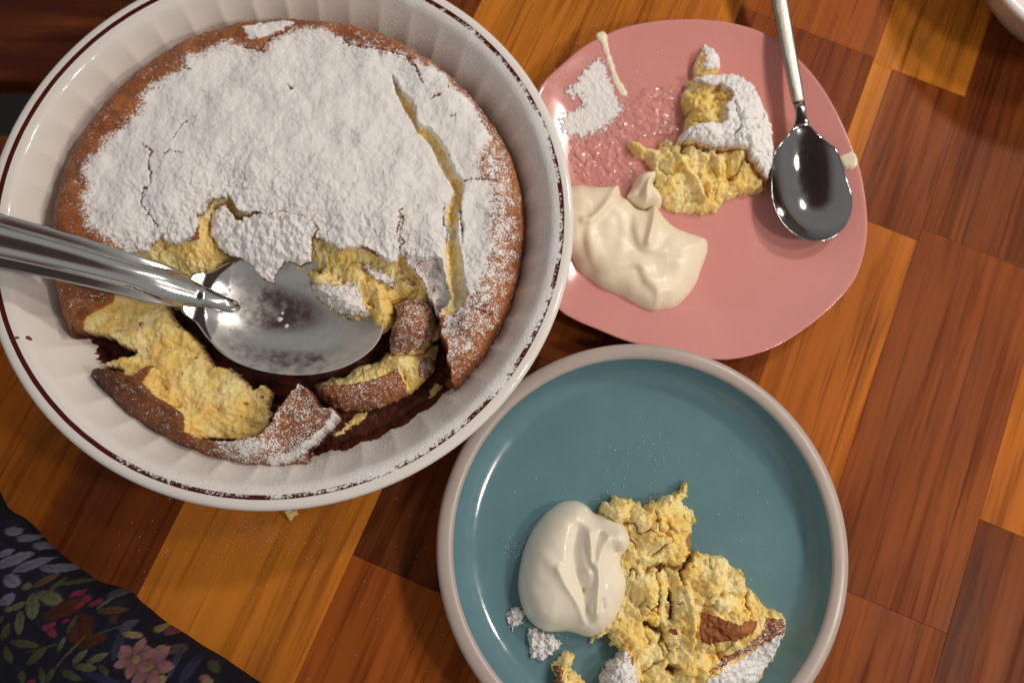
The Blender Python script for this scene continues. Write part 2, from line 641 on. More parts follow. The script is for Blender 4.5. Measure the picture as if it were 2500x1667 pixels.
T_OR, T_LT = (0.40, 0.120, 0.013), (0.46, 0.165, 0.022)
T_MD, T_DK, T_RD, T_VD = (0.25, 0.065, 0.013), (0.125, 0.031, 0.009), (0.165, 0.038, 0.009), (0.080, 0.022, 0.009)
table = tag(empty('wooden_table', (0, 12, -3)), 'warm brown table top of wide glued wood planks under all the dishes', 'table')
PL = [  # s0, s1, t0, t1, tone
    (-40, 8, -29.6, -20.7, T_OR), (8, 66, -29.6, -20.7, T_MD),
    (-40, 10, -20.7, -14.88, T_DK), (10, 66, -20.7, -12.57, T_DK),
    (-40, 10, -14.88, -6.08, T_LT), (10, 66, -12.57, -3.5, T_LT),
    (-40, -2.9, -6.08, 1.48, T_MD), (-2.9, 10, -6.08, 1.48, T_VD), (10, 30, -3.5, 1.48, T_DK), (30, 66, -3.5, 1.48, T_LT),
    (-40, 2, 1.48, 9.7, T_MD), (2, 34, 1.48, 9.7, T_RD), (34, 66, 1.48, 9.7, T_MD),
    (-40, 24.2, 9.7, 15.25, T_OR), (24.2, 33.7, 9.7, 10.9, T_LT), (24.2, 33.7, 10.9, 15.25, T_RD),
    (33.7, 66, 9.7, 15.25, T_LT),
    (-40, 5.0, 15.25, 22.42, T_RD), (5.0, 25.0, 15.25, 22.42, T_RD), (25.0, 66, 15.25, 22.42, T_DK),
    (-40, 11.0, 22.42, 29.8, T_DK), (11.0, 66, 22.42, 29.8, T_OR),
    (-40, 20, 29.8, 37.0, T_MD), (20, 66, 29.8, 37.0, T_DK), (-40, 66, 37.0, 44.5, T_MD),
    (-40, 15, 44.5, 52.0, T_OR), (15, 66, 44.5, 52.0, T_RD)]
for (s0, s1, t0, t1, tone) in PL:
    g = .006
    o = wood_board('plank', s0 + g, s1 - g, t0 + g, t1 - g, 0.0, 2.6, tone, table, bevel=.012)
    o.location = (o.location.x, o.location.y - 12 * CM, 3 * CM)
    # lower board that closes the seams from below
sub_c = GV * 13 + NV * 11.2
sub = mesh_obj('under_board', [(sx * 52.5, sy * 40.3, z) for z in (-1.2, 0) for sx, sy in ((-1, -1), (1, -1), (1, 1), (-1, 1))],
               [(3, 2, 1, 0), (4, 5, 6, 7), (0, 1, 5, 4), (1, 2, 6, 5), (2, 3, 7, 6), (3, 0, 4, 7)], M_WOOD, table, False)
sub.location = (sub_c[0] * CM, (sub_c[1] - 12) * CM, .35 * CM)
sub.rotation_euler = (0, 0, GR)
sub.color = (*T_VD, 1)

bench = tag(empty('slatted_bench', (-52, 50, -72)), 'dark reddish wooden bench slats beyond the table edge at top left', 'bench')
for (y0, y1) in ((41.5, 72), (14, 36.2)):
    o = wood_board('slat', -100, -25, y0, y1, 0, 2.4, (0.085, 0.018, 0.010), bench, rot=0.0, bevel=.4)
    o.location = ((-62 + 52) * CM, ((y0 + y1) / 2 - 50) * CM, (72 - 28) * CM)
for (xx, yy) in ((-95, 66), (-30, 66), (-95, 18), (-30, 18)):
    mesh_obj('leg', [(xx + 52 + sx * 2, yy - 50 + sy * 2, z) for z in (0, 41.5) for sx, sy in ((-1, -1), (1, -1), (1, 1), (-1, 1))],
             [(3, 2, 1, 0), (4, 5, 6, 7), (0, 1, 5, 4), (1, 2, 6, 5), (2, 3, 7, 6), (3, 0, 4, 7)], M_WOOD, bench, False).color = (.05, .012, .008, 1)
m = NT('dark_floor')
v = m.coord()
floor_mat = m.out(m.mix(m.noise(v, 9, 4), (0.012, 0.011, 0.012), (0.022, 0.018, 0.016)), .6)
floor = mesh_obj('floor', [(-300, -300, -72), (300, -300, -72), (300, 300, -72), (-300, 300, -72)], [(0, 1, 2, 3)], floor_mat, smooth=False)
tag(floor, kind='structure')

# ================================================================== pie dish
DC = np.array([-10.15, 15.84])
DR = 14.23
prof = [(0, .55), (6, .55), (10.4, .56), (10.95, .66), (11.28, .92), (11.45, 1.3)]
wall_top = (13.02, 4.22)
nw = 9
for k in range(1, nw + 1):
    f = k / nw
    prof.append((11.45 + (wall_top[0] - 11.45) * f, 1.3 + (wall_top[1] - 1.3) * f))
i_wall = (5, 5 + nw)
prof += [(13.16, 4.40), (13.34, 4.50), (13.60, 4.56), (13.86, 4.60), (14.02, 4.585), (14.14, 4.53), (14.21, 4.44), (14.23, 4.34),
         (14.18, 4.24), (14.02, 4.17), (13.7, 4.12), (13.3, 4.0), (12.9, 3.6), (11.7, 1.0), (11.3, .4), (10.8, .12), (10.3, 0), (9.7, .05), (9.3, .22), (0, .22)]
NFL = 46


def flute(k, r, z, t):
    if 4 <= k <= i_wall[1] + 1:
        f = (k - 4) / (i_wall[1] - 4)
        w = math.sin(math.pi * min(1, max(0, f * .92 + .06))) ** .7 if f < 1.05 else 0
        ph = (t * NFL / (2 * math.pi)) % 1.0
        sc = abs(math.sin(math.pi * ph)) ** .8           # shallow scallops meeting in soft ridges
        r += w * .15 * (sc - .55)
    return r, z


V, F = lathe(prof, NFL * 14, flute)
V = np.array(V)
ang = np.arctan2(V[:, 1], V[:, 0])
rad = np.hypot(V[:, 0], V[:, 1])


def angdist(a, c):
    return np.abs((a - c + np.pi) % (2 * np.pi) - np.pi)


a0 = angdist(ang, math.radians(-8))
dustf = .62 * sst(math.radians(118), math.radians(60), a0)
dustf = np.maximum(dustf, .50 * sst(math.radians(46), math.radians(20), angdist(ang, math.radians(-92))))
dustf *= np.where(rad > 13.8, .30, 1.0) * (1 - .16 * np.exp(-((rad - 12.72) / .28) ** 2))
dustf *= .80 + .45 * fbm(V[:, 0] * .5, V[:, 1] * .5, 3, 21)
dustf = np.where(rad < 11.2, 0, dustf)
mw = NT('pie_dish_glaze')
v = mw.coord()
sx = mw.new('ShaderNodeSeparateXYZ')
mw.link(v, sx.inputs[0])
rr = mw.math('SQRT', mw.math('ADD', mw.math('MULTIPLY', sx.outputs[0], sx.outputs[0]), mw.math('MULTIPLY', sx.outputs[1], sx.outputs[1])))
rr = mw.math('ADD', rr, mw.math('MULTIPLY_ADD', mw.noise(v, 140, 2), .0003, -.00015))
band = mw.math('SUBTRACT', .0011, mw.math('ABSOLUTE', mw.math('SUBTRACT', rr, .13635)))
band = mw.math('MULTIPLY', mw.ramp(band, -.0001, .0001), mw.ramp(sx.outputs[2], .0425, .043))
c = mw.mix(mw.ramp(mw.noise(v, 18, 4), .3, .7), (0.80, 0.765, 0.725), (0.83, 0.80, 0.765))
c = mw.mix(band, c, (0.075, 0.010, 0.010))
sg = mw.math('ADD', mw.attr('dust').outputs['Fac'], mw.math('MULTIPLY_ADD', mw.noise(v, 800, 3, .65), 1.2, -.6))
sg = mw.math('ADD', sg, mw.math('MULTIPLY_ADD', mw.noise(v, 90, 3, .6), .9, -.45))
sgf = mw.ramp(sg, .40, .62)
c = mw.mix(sgf, c, SUGAR)
M_DISH = mw.out(c, mw.ramp(sgf, 0, 1, .10, .92), mw.bump(mw.math('MULTIPLY', sgf, mw.noise(v, 900, 3, .6)), .5, .0008))
dish = mesh_obj('pie_dish', V, F, M_DISH, None, True, {'dust': dustf})
dish.location = (DC[0] * CM, DC[1] * CM, 0)
tag(dish, 'large white fluted pie dish with dark red stripe round its rim', 'pie dish')
# burnt drip on the rim at lower left
bp = smooth_poly(tr('A8', [(115, 250), (150, 215), (190, 200), (225, 225), (235, 250), (190, 272), (150, 265)], 4.3), 4)
mb = NT('burnt_drip')
M_BURN = mb.out(mb.mix(mb.noise(mb.coord(), 300, 3), (0.05, 0.010, 0.003), (0.22, 0.075, 0.02)), .5)

# ================================================================== the cake in the dish
ZT = 3.9          # height of the cake top used for tracing


def P2(*chunks, z):
    return np.concatenate([tr(f, p, z) for f, p in chunks])


CAV = P2(('B4', [(100, 470), (200, 420), (230, 350), (330, 290), (430, 230), (500, 185)]),
         ('B1', [(-160, 690), (60, 650), (90, 610), (130, 570), (200, 490), (240, 480), (260, 560), (350, 580), (440, 550), (540, 550),
                 (570, 520), (575, 420), (570, 300), (640, 280), (690, 220), (705, 160), (780, 145), (870, 110), (895, 60), (930, 110),
                 (965, 190), (1010, 250), (1060, 258), (1130, 250), (1230, 265), (1270, 320), (1340, 325), (1430, 320), (1440, 345),
                 (1600, 430), (1800, 520)]),
         ('B2', [(280, 60), (350, 80), (380, 110), (470, 150), (500, 190), (560, 225), (700, 205), (850, 200), (950, 240), (1080, 310),
                 (1190, 380), (1270, 375), (1320, 260), (1400, 300), (1450, 420), (1560, 530), (1640, 640), (1690, 760), (1740, 870),
                 (1800, 980), (1830, 1060), (1850, 1180), (1880, 1230)]),
         ('Z4', [(1255, 690), (1245, 810), (1290, 900), (1285, 970), (1310, 1000), (1310, 1090), (1330, 1140), (1400, 1155), (1480, 1110)]),
         ('S', [(1330, 1050), (1000, 1330), (500, 1330), (80, 1150), (20, 900)]), z=ZT)
CRACK = P2(('Z2', [(670, 480), (690, 580), (720, 650), (760, 720), (810, 800), (830, 850), (880, 890), (930, 960), (960, 1030),
                   (1000, 1110), (1040, 1170), (1060, 1200), (1040, 1270), (1010, 1340), (1000, 1420), (1040, 1470), (1025, 1530)]),
           ('Z4', [(1265, 0), (1260, 60), (1255, 130), (1300, 170), (1270, 220), (1265, 300), (1275, 420), (1290, 560), (1280, 640),
                   (1240, 690), (1300, 700), (1390, 640), (1420, 580), (1390, 450), (1380, 330), (1350, 200), (1360, 100), (1360, 0)]),
           ('Z2', [(1120, 1560), (1130, 1450), (1110, 1400), (1115, 1290), (1130, 1190), (1120, 1150), (1080, 1110), (1050, 1040),
                   (1010, 950), (970, 880), (910, 820), (850, 800), (830, 760), (830, 700), (800, 650), (740, 590), (700, 510)]), z=ZT)
SHEET = P2(('B2', [(1350, 240), (1480, 330), (1560, 340), (1680, 370), (1780, 350), (1880, 400), (1900, 520), (1950, 700), (1980, 830),
                   (1930, 950), (1830, 1050), (1740, 870), (1690, 760), (1640, 640), (1560, 530), (1450, 420)]), z=ZT)
CRUMBF = P2(('B4', [(500, 170), (700, 120), (1000, 250), (1060, 400), (1120, 470), (1200, 520), (1290, 600), (1330, 680), (1380, 760),
                    (1400, 800), (1520, 810), (1600, 860), (1660, 920), (1720, 990), (1820, 950), (1900, 1020), (1880, 1090), (1860, 1180),
                    (1900, 1230), (1880, 1340), (1800, 1420), (1600, 1460), (1450, 1450), (1290, 1450), (1140, 1400), (1140, 1250),
                    (1080, 1200), (1000, 1150), (880, 1080), (780, 950), (860, 830), (780, 900), (700, 965), (650, 940), (620, 870),
                    (540, 850), (440, 830), (480, 770), (600, 740), (720, 700), (680, 680), (600, 640), (520, 580), (420, 560),
                    (300, 540), (200, 490), (190, 420), (220, 340), (330, 280), (430, 220)]), z=2.0)
RIMC = P2(('B4', [(420, 830), (540, 855), (640, 870), (660, 920), (700, 960), (780, 890), (860, 820), (885, 830), (800, 950), (900, 1060),
                  (1020, 1130), (1110, 1190), (1160, 1250), (1160, 1370), (1290, 1430), (1450, 1445), (1600, 1450), (1800, 1410),
                  (1890, 1320), (1930, 1220), (2030, 1100)]),
          ('B3', [(350, 660), (420, 690), (480, 760), (560, 900), (700, 910), (740, 990), (680, 1080), (560, 1200), (480, 1270), (400, 1330)]),
          ('S', [(820, 1330), (500, 1400), (200, 1200), (100, 950)]), z=2.7)
STREAK = tr('B3', [(1030, 930), (1040, 970), (960, 1050), (880, 1090), (780, 1170), (700, 1190), (760, 1110), (840, 1050), (900, 960), (960, 930)], .9)
STREAK2 = tr('B3', [(1740, 640), (1810, 680), (1780, 780), (1700, 820), (1650, 870), (1680, 720)], .9)
RIDGE = tr('B3', [(735, 960), (700, 1050), (620, 1150), (550, 1210), (470, 1280), (380, 1340), (200, 1410), (60, 1450)], 2.7)
SUG = P2(('Z1', [(520, 1100), (560, 1200), (530, 1330), (560, 1450), (700, 1560), (900, 1700)]), ('S', [(420, 900), (1000, 850)]),
         ('Z4', [(1290, 670), (1440, 640), (1480, 560), (1570, 400), (1600, 250), (1580, 100)]),
         ('Z2', [(1330, 1560), (1320, 1400), (1340, 1300), (1330, 1150), (1250, 1100), (1250, 1000), (1340, 880), (1250, 750),
                 (1200, 640), (1060, 560), (1020, 430), (860, 420), (700, 340), (480, 300), (370, 270), (260, 190), (0, 200)]),
         ('Z1', [(1830, 215), (1720, 270), (1690, 330), (1570, 300), (1450, 290), (1330, 330), (1200, 370), (1180, 440), (1060, 490),
                 (960, 570), (870, 720), (780, 800), (680, 900), (600, 1000)]), z=ZT)
SUG2 = P2(('Z1', [(1560, 190), (1650, 150), (1800, 130), (1900, 160), (1800, 210), (1700, 260), (1600, 270)]), z=ZT)
LINES = [tr('Z1', p, ZT) for p in ([(920, 930), (980, 980), (950, 1050), (972, 1130), (960, 1190), (918, 1220), (900, 1300), (940, 1350), (1000, 1440)],
                                   [(1110, 890), (1160, 810), (1210, 765), (1260, 750)], [(1835, 540), (1850, 562), (1870, 575)],
                                   [(1060, 1000), (1100, 980), (1160, 990)], [(1180, 450), (1220, 460)],
                                   [(1560, 305), (1640, 325), (1690, 335), (1690, 290), (1740, 250), (1850, 205)])] + \
        [tr('Z2', p, ZT) for p in ([(370, 260), (400, 300), (500, 320), (600, 332), (690, 352), (770, 370), (820, 440), (865, 535)],
                                   [(915, 645), (940, 628), (985, 622)], [(1110, 1165), (1160, 1150), (1220, 1150), (1330, 1162)],
                                   [(1040, 748), (1075, 745)], [(740, 1380), (735, 1450), (715, 1540)], [(1240, 760), (1300, 850), (1380, 890)])] + \
        [tr('Z4', p, ZT) for p in ([(995, 30), (985, 100), (970, 170), (1000, 230), (985, 290)], [(1440, 660), (1560, 690)])]


def cake_top(x, y, d):
    wx = .045 * fbm(x * 5, y * 5, 3, 3) + .03 * noise(x * 14, y * 14, 4)
    wy = .045 * fbm(x * 5, y * 5, 3, 5) + .03 * noise(x * 14, y * 14, 6)
    xw, yw = x + wx, y + wy
    r = np.hypot(x - DC[0], y - DC[1])
    a = np.arctan2(y - DC[1], x - DC[0])
    cav, crk, sht = sdf(xw, yw, CAV), sdf(xw, yw, CRACK), sdf(xw, yw, SHEET)
    crf, rim, sug = sdf(x + wx * 1.6, y + wy * 1.6, CRUMBF), sdf(xw, yw, RIMC), sdf(x + wx * 2.2, y + wy * 2.2, SUG)
    sug2 = sdf(x + wx * 2, y + wy * 2, SUG2)
    lump = fbm(x * .55, y * .55, 3, 11)
    edge = np.sqrt(np.clip(1 - np.clip(1 - d / 1.35, 0, 1) ** 2.2, 0, 1))
    # crust dome with a raised ring near the wall
    ztop = 3.78 + .42 * np.exp(-((r - 4) / 6.0) ** 2) + .22 * np.exp(-((r - 10.4) / .9) ** 2) + .16 * lump
    ztop = 1.5 + (ztop - 1.5) * edge
    ztop -= .30 * sst(0, -1.2, sht) * 1.0 + 1.0 * sst(.02, -.9, sht) * sst(-16, -12.0, -(y))    # the sheet sinks towards the hole
    zsheet = 3.75 - .85 * np.clip((at((1000, 620), ZT)[1] - y) / 2.6, 0, 1.6)
    ztop = np.where(sht < 0, np.minimum(ztop, zsheet + .1 * lump), ztop)
    sag = sst(1.6, 0, cav)
    ztop -= .35 * sag
    # sugar relief on the crust
    sm = sst(.1, -.25, sug)
    w1 = worley(x * 3.3 + .4 * wx * 10, y * 3.3, 31)
    relief = .030 * fbm(x * 5, y * 5, 4, 41, .6) + .020 * (.5 - np.minimum(w1, 1))
    relief += .022 * sst(-8, 0, -(np.abs(cav))) * 0
    near = np.exp(-np.clip(np.abs(cav), 0, 9) / 2.2)
    relief += near * .055 * (0.55 - np.minimum(worley(x * 2.6 + 3, y * 2.6, 33), 1)) + near * .05 * fbm(x * 3, y * 3, 3, 35)
    ztop += sm * (relief * (.55 + 1.1 * near) + .03) + (1 - sm) * .02 * fbm(x * 4, y * 4, 4, 45)
    lines = np.full(x.shape, 9.0)
    for L in LINES:
        lines = np.minimum(lines, seg_dist(xw + wx, yw + wy, L, False))
    ln = sst(.055, .012, lines + .02 * noise(x * 6, y * 6, 51))
    ztop -= .16 * ln
    # crack: pale crumb showing lower down
    kin = sst(.03, -.05, crk)
    zcr = 3.42 + .10 * fbm(x * 3, y * 3, 4, 61) - .25 * sst(0, -.5, crk)
    ztop = ztop * (1 - kin) + np.minimum(zcr, ztop) * kin
    # ---- inside the hole
    burnz = .82 + .06 * fbm(x * 1.4, y * 1.4, 4, 71)
    low = burnz
    crl = 2.0 + .24 * fbm(x * .8, y * .8, 3, 81) + .07 * fbm(x * 2.6, y * 2.6, 4, 83, .55) - .05 * np.maximum(0, .30 - worley(x * 2.5, y * 2.5, 85)) * 3
    ccen = at((450, 930), 2.0)
    crl += .28 * np.clip((ccen[0] - x) / 3.5, -1, 1) * .6
    cin = sst(.06, -.16, crf)
    stk = np.minimum(sdf(x + wx * 2, y + wy * 2, STREAK), sdf(x + wx * 2, y + wy * 2, STREAK2))
    cstk = sst(.10, -.12, stk + .08 * noise(x * 3, y * 3, 77))
    burnz = burnz + .12 * cstk
    low = burnz
    low = low + (crl - low) * cin
    # torn crumb slope hanging under the top crust on the upper side of the hole
    up = sst(at((700, 790), 2.5)[1] - .6, at((700, 790), 2.5)[1] + .8, y + .10 * (x - DC[0]))
    up = up * sst(at((1062, 760), 2.5)[0], at((1032, 760), 2.5)[0], x)
    dist = np.clip(-cav, 0, 9)
    zs = 3.25 - .95 * dist + .26 * fbm(x * 1.5, y * 1.5, 3, 91) + .15 * fbm(x * 4.2, y * 4.2, 4, 93, .62)
    zs = np.where(up > .02, burnz + (zs - burnz) * up, burnz - 1)
    slope = sst(0, .25, zs - low)
    low = np.maximum(low, zs)
    # crust left standing along the wall
    rin = sst(.03, -.10, rim)
    dr_in = np.clip(-rim, 0, 9)
    zr = 1.4 + (1.75 + .15 * lump + .25 * np.exp(-(dr_in / .35) ** 2)) * np.sqrt(np.clip(1 - np.clip(1 - d / 1.1, 0, 1) ** 2, 0, 1)) + .03 * fbm(x * 4, y * 4, 4, 47)
    zr += .30 * sst(7.2, 8.6, (x - at((0, 0), 2.7)[0]) / 2.0) * 0
    low = low * (1 - rin) + np.maximum(zr, low) * rin
    hole = sst(-.02, -.10, cav)
    z = ztop * (1 - hole) + low * hole
    # ---- material fields
    left = sst(-.2, .9, np.cos(a - math.radians(-10)))
    sug = sug + .14 + .10 * fbm(x * .7, y * .7, 2, 53)
    sden = np.where(sug < 0, 1.02 - .46 * np.exp(np.minimum(sug, 0) / .55), .58 * np.exp(-np.clip(sug, 0, 9) / .75))
    sden = np.maximum(sden, .32 + .22 * left * sst(12.4, 10.4, r) + .05 * fbm(x * .9, y * .9, 3, 55))
    sden = np.maximum(sden, .85 * sst(.1, -.1, sug2))
    sden *= np.where(d < .30, .85, 1.0)
    sden = np.where(sht < 0, .62 + .1 * fbm(x * 2, y * 2, 3, 57), sden)
    sden *= 1 - .9 * sst(.3, .9, ln)
    sden = sden * (1 - kin) + kin * (.40 + .15 * noise(x * 2, y * 2, 65))
    crumb_t = np.maximum(kin, .35 * ln * sst(10.5, 9, r))
    edgec = sst(.08, .0, cav) * sst(-.15, .45, noise(x * 1.1, y * 1.1, 59))                                   # broken crust edge shows brown
    sden_top = sden * (1 - .6 * edgec * (sht > 0))
    rimsug = .33 + .13 * sst(.0, 5.5, (x - at((430, 1000), 2.7)[0])) + .55 * np.exp(-(seg_dist(xw, yw, RIDGE, False) / .13) ** 2) + .22 * gauss(x, y, *at((600, 1095), 2.7), 1.3, .5)
    crumb_l = np.maximum(np.maximum(cin, slope), cstk)
    burn_l = 1 - crumb_l
    burn_l = np.maximum(burn_l, .55 * cstk * (1 - cin) * sst(-.30, .05, stk))
    burn_l = np.maximum(burn_l, .65 * sst(-.45, .05, crf) * (cin > 0))
    spots = sst(.80, .93, 1 - np.minimum(worley(x * 1.1 + 4, y * 1.1, 87), 1)) * sst(.05, .3, noise(x * .8, y * .8, 89)) * (.6 + noise(x * 6, y * 6, 88))
    burn_l = np.maximum(burn_l, spots * cin * .9)
    sug_l = np.zeros_like(x) + .06
    rsel = rin * (dr_in > 0)
    crumb_l = crumb_l * (1 - rsel)
    burn_l = burn_l * (1 - rsel) + rsel * (.34 + .34 * sst(0, -4, x - at((430, 1000), 2.7)[0]))
    sug_l = sug_l * (1 - rsel) + rsel * rimsug
    burn_t = .18 * sst(-.2, .9, np.cos(a - math.radians(150))) * sst(9.5, 11.2, r) + .4 * edgec
    return z, {'sugar': sden_top * (1 - hole) + sug_l * hole, 'crumb': crumb_t * (1 - hole) + crumb_l * hole,
               'burn_shade': burn_t * (1 - hole) + burn_l * hole}


CAKE_R = 11.98
th = np.linspace(0, 2 * np.pi, 140, endpoint=False)
# the cake shrank from the wall unevenly
crr = CAKE_R + .10 * np.sin(3 * th + 1) + .06 * np.sin(7 * th) - .10 * np.cos(th - math.radians(35))
CAKE_OUT = np.c_[DC[0] + crr * np.cos(th), DC[1] + crr * np.sin(th)]


def cake_dist(X, Y):
    r = np.hypot(X - DC[0], Y - DC[1])
    a = np.arctan2(Y - DC[1], X - DC[0])
    rr_ = CAKE_R + .10 * np.sin(3 * a + 1) + .06 * np.sin(7 * a) - .10 * np.cos(a - math.radians(35)) + .03 * noise(X * 2, Y * 2, 15)
    # the bare bottom crust stops where the dish floor ends
    return r - rr_


def cake_shift(x, y, z):
    k = .055
    return k * fbm(x * 5 + z * 4, y * 5, 3, 101), k * fbm(x * 5, y * 5 + z * 4, 3, 103)


def cake_top_fit(x, y, d):
    z, A = cake_top(x, y, d)
    r = np.hypot(x - DC[0], y - DC[1])
    z = np.where(d < .05, np.maximum(np.minimum(z, 2.6), .9), z)
    wallz = np.interp(r, [10.9, 11.28, 11.45, 13.02], [.6, .92, 1.3, 4.22]) - .36      # rests on the sloping dish wall
    z = np.maximum(z, wallz)
    return z, A


cake = field_solid('sugar_dusted_cake', CAKE_OUT, cake_top_fit, M_CAKE, step=.042, bottom=.6, wall=3, seed=9, dist=cake_dist, shift=cake_shift, taper=.095,
                   origin=(DC[0], DC[1], .6))
tag(cake, 'large round golden cake under thick icing sugar, broken open, in the fluted dish', 'cake')

# torn flap of sugared crust hanging over the serving spoon
FLAP = tr('B1', [(830, 205), (800, 240), (730, 290), (700, 400), (690, 490), (740, 560), (800, 640), (880, 690), (1000, 720), (1060, 750),
                 (1140, 810), (1180, 880), (1240, 940), (1340, 970), (1360, 900), (1400, 850), (1480, 770), (1560, 790), (1640, 830),
                 (1690, 800), (1760, 790), (1780, 560), (1860, 500), (1800, 400), (1600, 330), (1440, 300), (1330, 345), (1240, 310), (1150, 330),
                 (1090, 340), (1060, 330), (1040, 370), (990, 350), (940, 290), (890, 215)], 3.5)
f_lo, f_hi = at((340 + 1300 / 4.182, 450 + 960 / 4.182), 3.3), at((340 + 1650 / 4.182, 450 + 400 / 4.182), 3.7)
f_ax = (f_hi - f_lo) / np.linalg.norm(f_hi - f_lo)
f_len = np.linalg.norm(f_hi - f_lo)


def flap_top(x, y, d):
    t = ((x - f_lo[0]) * f_ax[0] + (y - f_lo[1]) * f_ax[1]) / f_len
    z = 3.05 + .90 * sst(-.1, 1.0, t) - .22 * np.exp(-d / .16) * (1 - sst(.7, 1.05, t)) + .10 * fbm(x * 1.2, y * 1.2, 3, 201)
    z += .10 * (.55 - np.minimum(worley(x * 2.6 + 3, y * 2.6, 33), 1)) + .11 * fbm(x * 3, y * 3, 4, 203, .6)
    s = .86 - .5 * np.exp(-d / .06) + .16 * fbm(x * 2.2, y * 2.2, 3, 205)
    return z, {'sugar': s, 'crumb': np.zeros_like(x), 'burn_shade': np.exp(-d / .08) * .5}


field_solid('crust_flap', FLAP - DC * 0, flap_top, M_CAKE, step=.04, ragged=.05, rscale=4, seed=12,
            bottom=lambda x, y, d, z: z - .12 - .35 * np.clip(d / .4, 0, 1)).parent = cake
bpy.data.objects['crust_flap'].matrix_parent_inverse = Matrix.Translation((-DC[0] * CM, -DC[1] * CM, -.6 * CM))

drip = field_solid('burnt_drip', bp, lambda x, y, d: (4.2 + .12 * np.clip(d / .15, 0, 1) ** .5 + (np.hypot(x - DC[0], y - DC[1]) - 13.02) * .55, {'sugar': np.zeros_like(x)}),
                   M_BURN, step=.03, ragged=.02, rscale=6, bottom=3.9)
drip.parent = dish
drip.matrix_parent_inverse = Matrix.Translation((-DC[0] * CM, -DC[1] * CM, 0))

# ================================================================== serving spoon in the dish
S_tip = at((540 / .9408, 700 / .9408), 2.1)
S_far = at((0, 555 / .9408), 6.2)
U = (S_tip - S_far) / np.linalg.norm(S_tip - S_far)
W_ = np.array([-U[1], U[0]])                     # towards the top of the picture
S_len = np.linalg.norm(S_tip - S_far)


def spoon_z(u):
    """height of the spoon's rim line along its axis (u from the ridge tip towards the bowl tip)"""
    u = np.asarray(u, float)
    t = np.clip((-u - 1.6) / (S_len - 1.6), 0, 2.2)
    return 2.50 + 3.8 * (t + .25 * np.sin(np.pi * np.clip(t, 0, 1)) * .6) * 1.0 - .12 * np.clip(u, 0, 9) * .0


def outline_ring(pts, n):
    P = smooth_poly(np.array(pts, float), 10)
    a = np.unwrap(np.arctan2(P[:, 1], P[:, 0]))
    return P


def ell(uc, al, ar, b):
    """0 at the deepest point of a spoon bowl, 1 on its rim"""
    return lambda u, v: np.sqrt(((u - uc) / np.where(np.asarray(u) > uc, ar, al)) ** 2 + (v / b) ** 2)


def spoon_bowl(name, upper, depth, uc, zfun, place, mat, parent, shape, thick=.12, rings=40, dustfn=None, power=2.2):
    """upper: half outline [(u, v)] from neck to tip, mirrored; rings run from the middle to the outline"""
    U_ = np.array(upper, float)
    half = smooth_poly(np.concatenate([U_, (U_ * [1, -1])[::-1][1:-1]]), 10)[:10 * (len(U_) - 1) + 1]
    full = np.concatenate([half, (half * [1, -1])[::-1][1:-1]])
    n = len(full)
    V, A, rows = [], [], []
    for side in (0, 1):
        ks = range(rings + 1) if side == 0 else range(rings, -1, -1)
        for k in ks:
            s = max(k / rings, .004)
            uu, vv = uc + (full[:, 0] - uc) * s, full[:, 1] * s
            q = np.clip(shape(uu, vv), 0, 1)
            zz = zfun(uu) - depth * (1 - q ** power)
            if side == 1:
                zz = zz - thick * (1.0 if s < .985 else .5)
            rows.append(list(range(len(V), len(V) + n)))
            for i in range(n):
                p = place(uu[i], vv[i])
                V.append((p[0], p[1], zz[i]))
                A.append(0.0 if dustfn is None else dustfn(uu[i], vv[i], s))
    F = []
    for a_, b_ in zip(rows[:-1], rows[1:]):
        for i in range(n):
            j = (i + 1) % n
            F.append((a_[i], a_[j], b_[j], b_[i]))
    return mesh_obj(name, V, np.array(F), mat, parent, True, {'dust': np.array(A)})


serving = tag(empty('serving_spoon', (S_tip[0], S_tip[1], 1.0)), 'big steel serving spoon dug into the cake, handle over the dish rim', 'spoon')
inv = Matrix.Translation((-S_tip[0] * CM, -S_tip[1] * CM, -1.0 * CM))


def sp_place(u, v):
    return S_tip + U * u + W_ * v


def sp_dust(u, v, s):
    d = .30 + .30 * max(0, min(1, (s - .62) / .3)) * (1 if v < .6 else .4) + .22 * math.exp(-((u - .6) ** 2 + (v - .3) ** 2) / 1.2)
    d += .28 * max(0, min(1, (u - 4.2) / 2.5))
    return d if u > -.6 else .0


SV_SHAPE = ell(2.5, 3.9, 5.1, 3.1)
bowl = spoon_bowl('bowl', [(-2.35, 0.0), (-2.32, .55), (-2.15, 1.02), (-1.5, 1.35), (-.7, 2.05), (.5, 2.78), (2.2, 3.1), (4.2, 2.95), (6.0, 2.25), (7.2, 1.15), (7.6, 0)],
                  1.45, 2.5, lambda u: spoon_z(u), sp_place, M_STEEL, serving, SV_SHAPE, thick=.12, dustfn=sp_dust, power=2.2)
bowl.matrix_parent_inverse = inv
